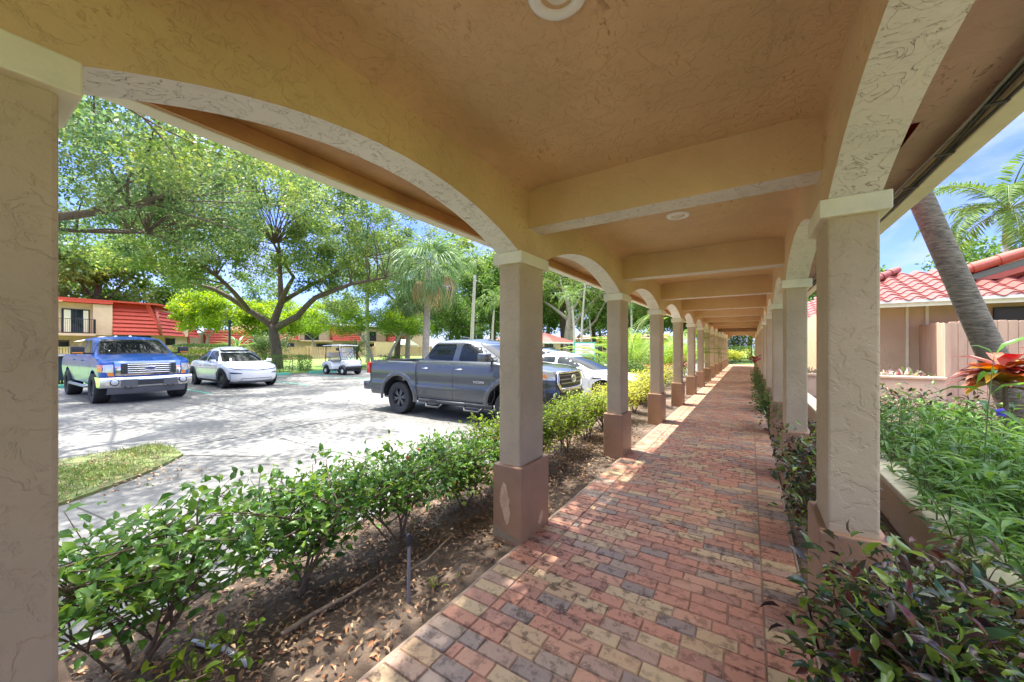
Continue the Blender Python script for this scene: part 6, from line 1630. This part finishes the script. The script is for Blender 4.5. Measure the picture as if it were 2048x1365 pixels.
# second tile-roofed house further along, seen between the columns
t = thing('house', 'further tiled house seen in the slit between the right hand columns', 'house', (5, 30, -.02))
mb = MB(); mb.box(1.6, 12, 25.0, 36, -.1, 2.7); mb.build('wall', M['wall'], t)
mb = MB(); rows = []
for i in range(10):
    y0 = 23.9 + i * .45; z0 = 2.75 + i * .17; n = 160
    rows = [[(1.4 + i * .2 + (11 - i * .2) * j / n, yy, zz + .045 * math.sin(2 * math.pi * (1.4 + i * .2 + (11 - i * .2) * j / n) / .4)) for j in range(n + 1)] for yy, zz in ((y0, z0), (y0, z0 + .04), (y0 + .47, z0 + .18))]
    mb.grid(rows)
mb.build('tile_roof', M['pinktile'], t, smooth=True, angle=50)
mb = MB(); mb.box(1.4, 12, 23.95, 24.02, 2.5, 2.74); mb.build('fascia', M['white'], t)
mb = MB(); mb.box(1.9, 2.8, 24.93, 24.99, .1, 2.2); mb.build('door', M['dark'], t); finish(t)
t = thing('wall_lantern', 'black wall lantern on the further tiled house', 'lantern', (2.55, 22.6, 1.95))
mb = MB(); mb.tube([(0, 2.4, .1), (0, .1, .15), (0, 0, .1)], .03, 6); mb.lathe([(.0005, .12), (.16, .0), (.12, -.35), (.05, -.42), (.0005, -.42)], 8); mb.build('lamp_body', M['dark'], t)

# fence of upright boards in front of the house
t = thing('board_fence', 'pinkish upright board fence with clipped tops in front of the beige house', 'fence', (6, 12.8, -.02))
mb = MB()
def board(cx, cy, w_, ax, h):
    c_ = .016
    prof = [(-w_ / 2, 0), (w_ / 2, 0), (w_ / 2, h - c_), (w_ / 2 - c_, h), (-w_ / 2 + c_, h), (-w_ / 2, h - c_)]
    if ax == 'x': mb.prism([(cx + a, b) for a, b in prof], 'y', cy - .011, cy + .011)
    else: mb.prism([(cy + a, b) for a, b in prof], 'x', cx - .011, cx + .011)
x = 3.98
while x < 13: board(x, 12.8, .142, 'x', 2.09 + rng.uniform(-.015, .015)); x += .148
y = 12.95
while y < 14.35: board(3.86, y, .142, 'y', 2.09 + rng.uniform(-.015, .015)); y += .15
mb.build('board', M['fencepink'], t, bevel=.004, seg=1)
mb = MB(); mb.box(3.83, 3.92, 12.72, 12.80, -.1, 2.06); mb.build('post', M['fencepink'], t)
mb = MB(); mb.box(3.95, 13, 12.83, 12.88, 1.75, 1.84); mb.box(3.95, 13, 12.83, 12.88, .4, .49); mb.build('rail', M['fencepink'], t); finish(t)
t = thing('planter', 'long beige masonry planter against the beige house', 'planter', (2.9, 12.8, -.1))
mb = MB(); mb.box(1.2, 3.82, 12.62, 12.80, -.1, .74); mb.build('planter_wall', M['wallpink'], t, bevel=.01)
mb = MB(); mb.box(1.15, 3.82, 12.56, 12.84, .742, .80); mb.build('coping', M['wallpink'], t, bevel=.008)
mb = MB(); mb.box(1.2, 3.82, 12.84, 14.4, .60, .70); mb.build('planter_soil', M['soil'], t); finish(t)

# low stepped garden wall beside the walkway on the right
t = thing('garden_wall', 'low beige garden wall with block coping beside the right columns', 'wall', (1.14, 3, 0))
mb = MB(); mb.box(1.03, 1.23, -2, 12.5, -.05, .285); mb.build('wall_base', M['wallpink'], t)
mb = MB(); y = -2.0
while y < 12.4: mb.box(1.005, 1.255, y + .004, y + .396, .287, .345); y += .4
mb.build('coping', M['cream'], t, bevel=.012); finish(t)

# irrigation riser, stick, cut pipe in the bed
t = thing('irrigation_riser', 'thin grey irrigation riser standing in the bed beside the bricks', 'pipe', (-1.74, 1.55, -.03))
mb = MB(); mb.tube([(0, 0, -.02), (.002, .004, .34)], .0105, 10); mb.build('riser_pipe', mat('weathered_grey_plastic', (.24, .24, .26), .5, var=.3, vs=20), t, smooth=True, angle=50)
mb = MB(); mb.lathe([(.016, .33), (.018, .35), (.015, .39), (.008, .40), (.0005, .40)], 12); mb.build('nozzle', M['dark'], t, smooth=True)
def stick(label, pts, r_):
    mb = MB(); mb.tube(pts, [r_ * (1 - .5 * i / (len(pts) - 1)) for i in range(len(pts))], 7)
    tag(mb.build('fallen_stick', mat('dry_stick', (.33, .24, .15), .8, var=.35, vs=12), smooth=True, fix=False), label, 'stick')
stick('dry bare stick lying in the leaf litter left of the riser', [(-2.06, .98, .0), (-2.06, 1.15, .006), (-2.03, 1.35, .01), (-2.04, 1.6, .005)], .014)
stick('curved dry stick lying in the litter behind the riser', [(-1.93, 1.7, .0), (-1.88, 1.85, .03), (-1.9, 2.0, .05), (-1.92, 2.15, .06)], .009)
mb = MB(); mb.tube([(-2.42, .72, -.02), (-2.2, .78, .0), (-2.0, .80, .0)], .013, 8)
tag(mb.build('drip_pipe', mat('white_pipe', (.6, .6, .6), .5), smooth=True), 'pale irrigation pipe half buried near the bottom of the bed', 'pipe')
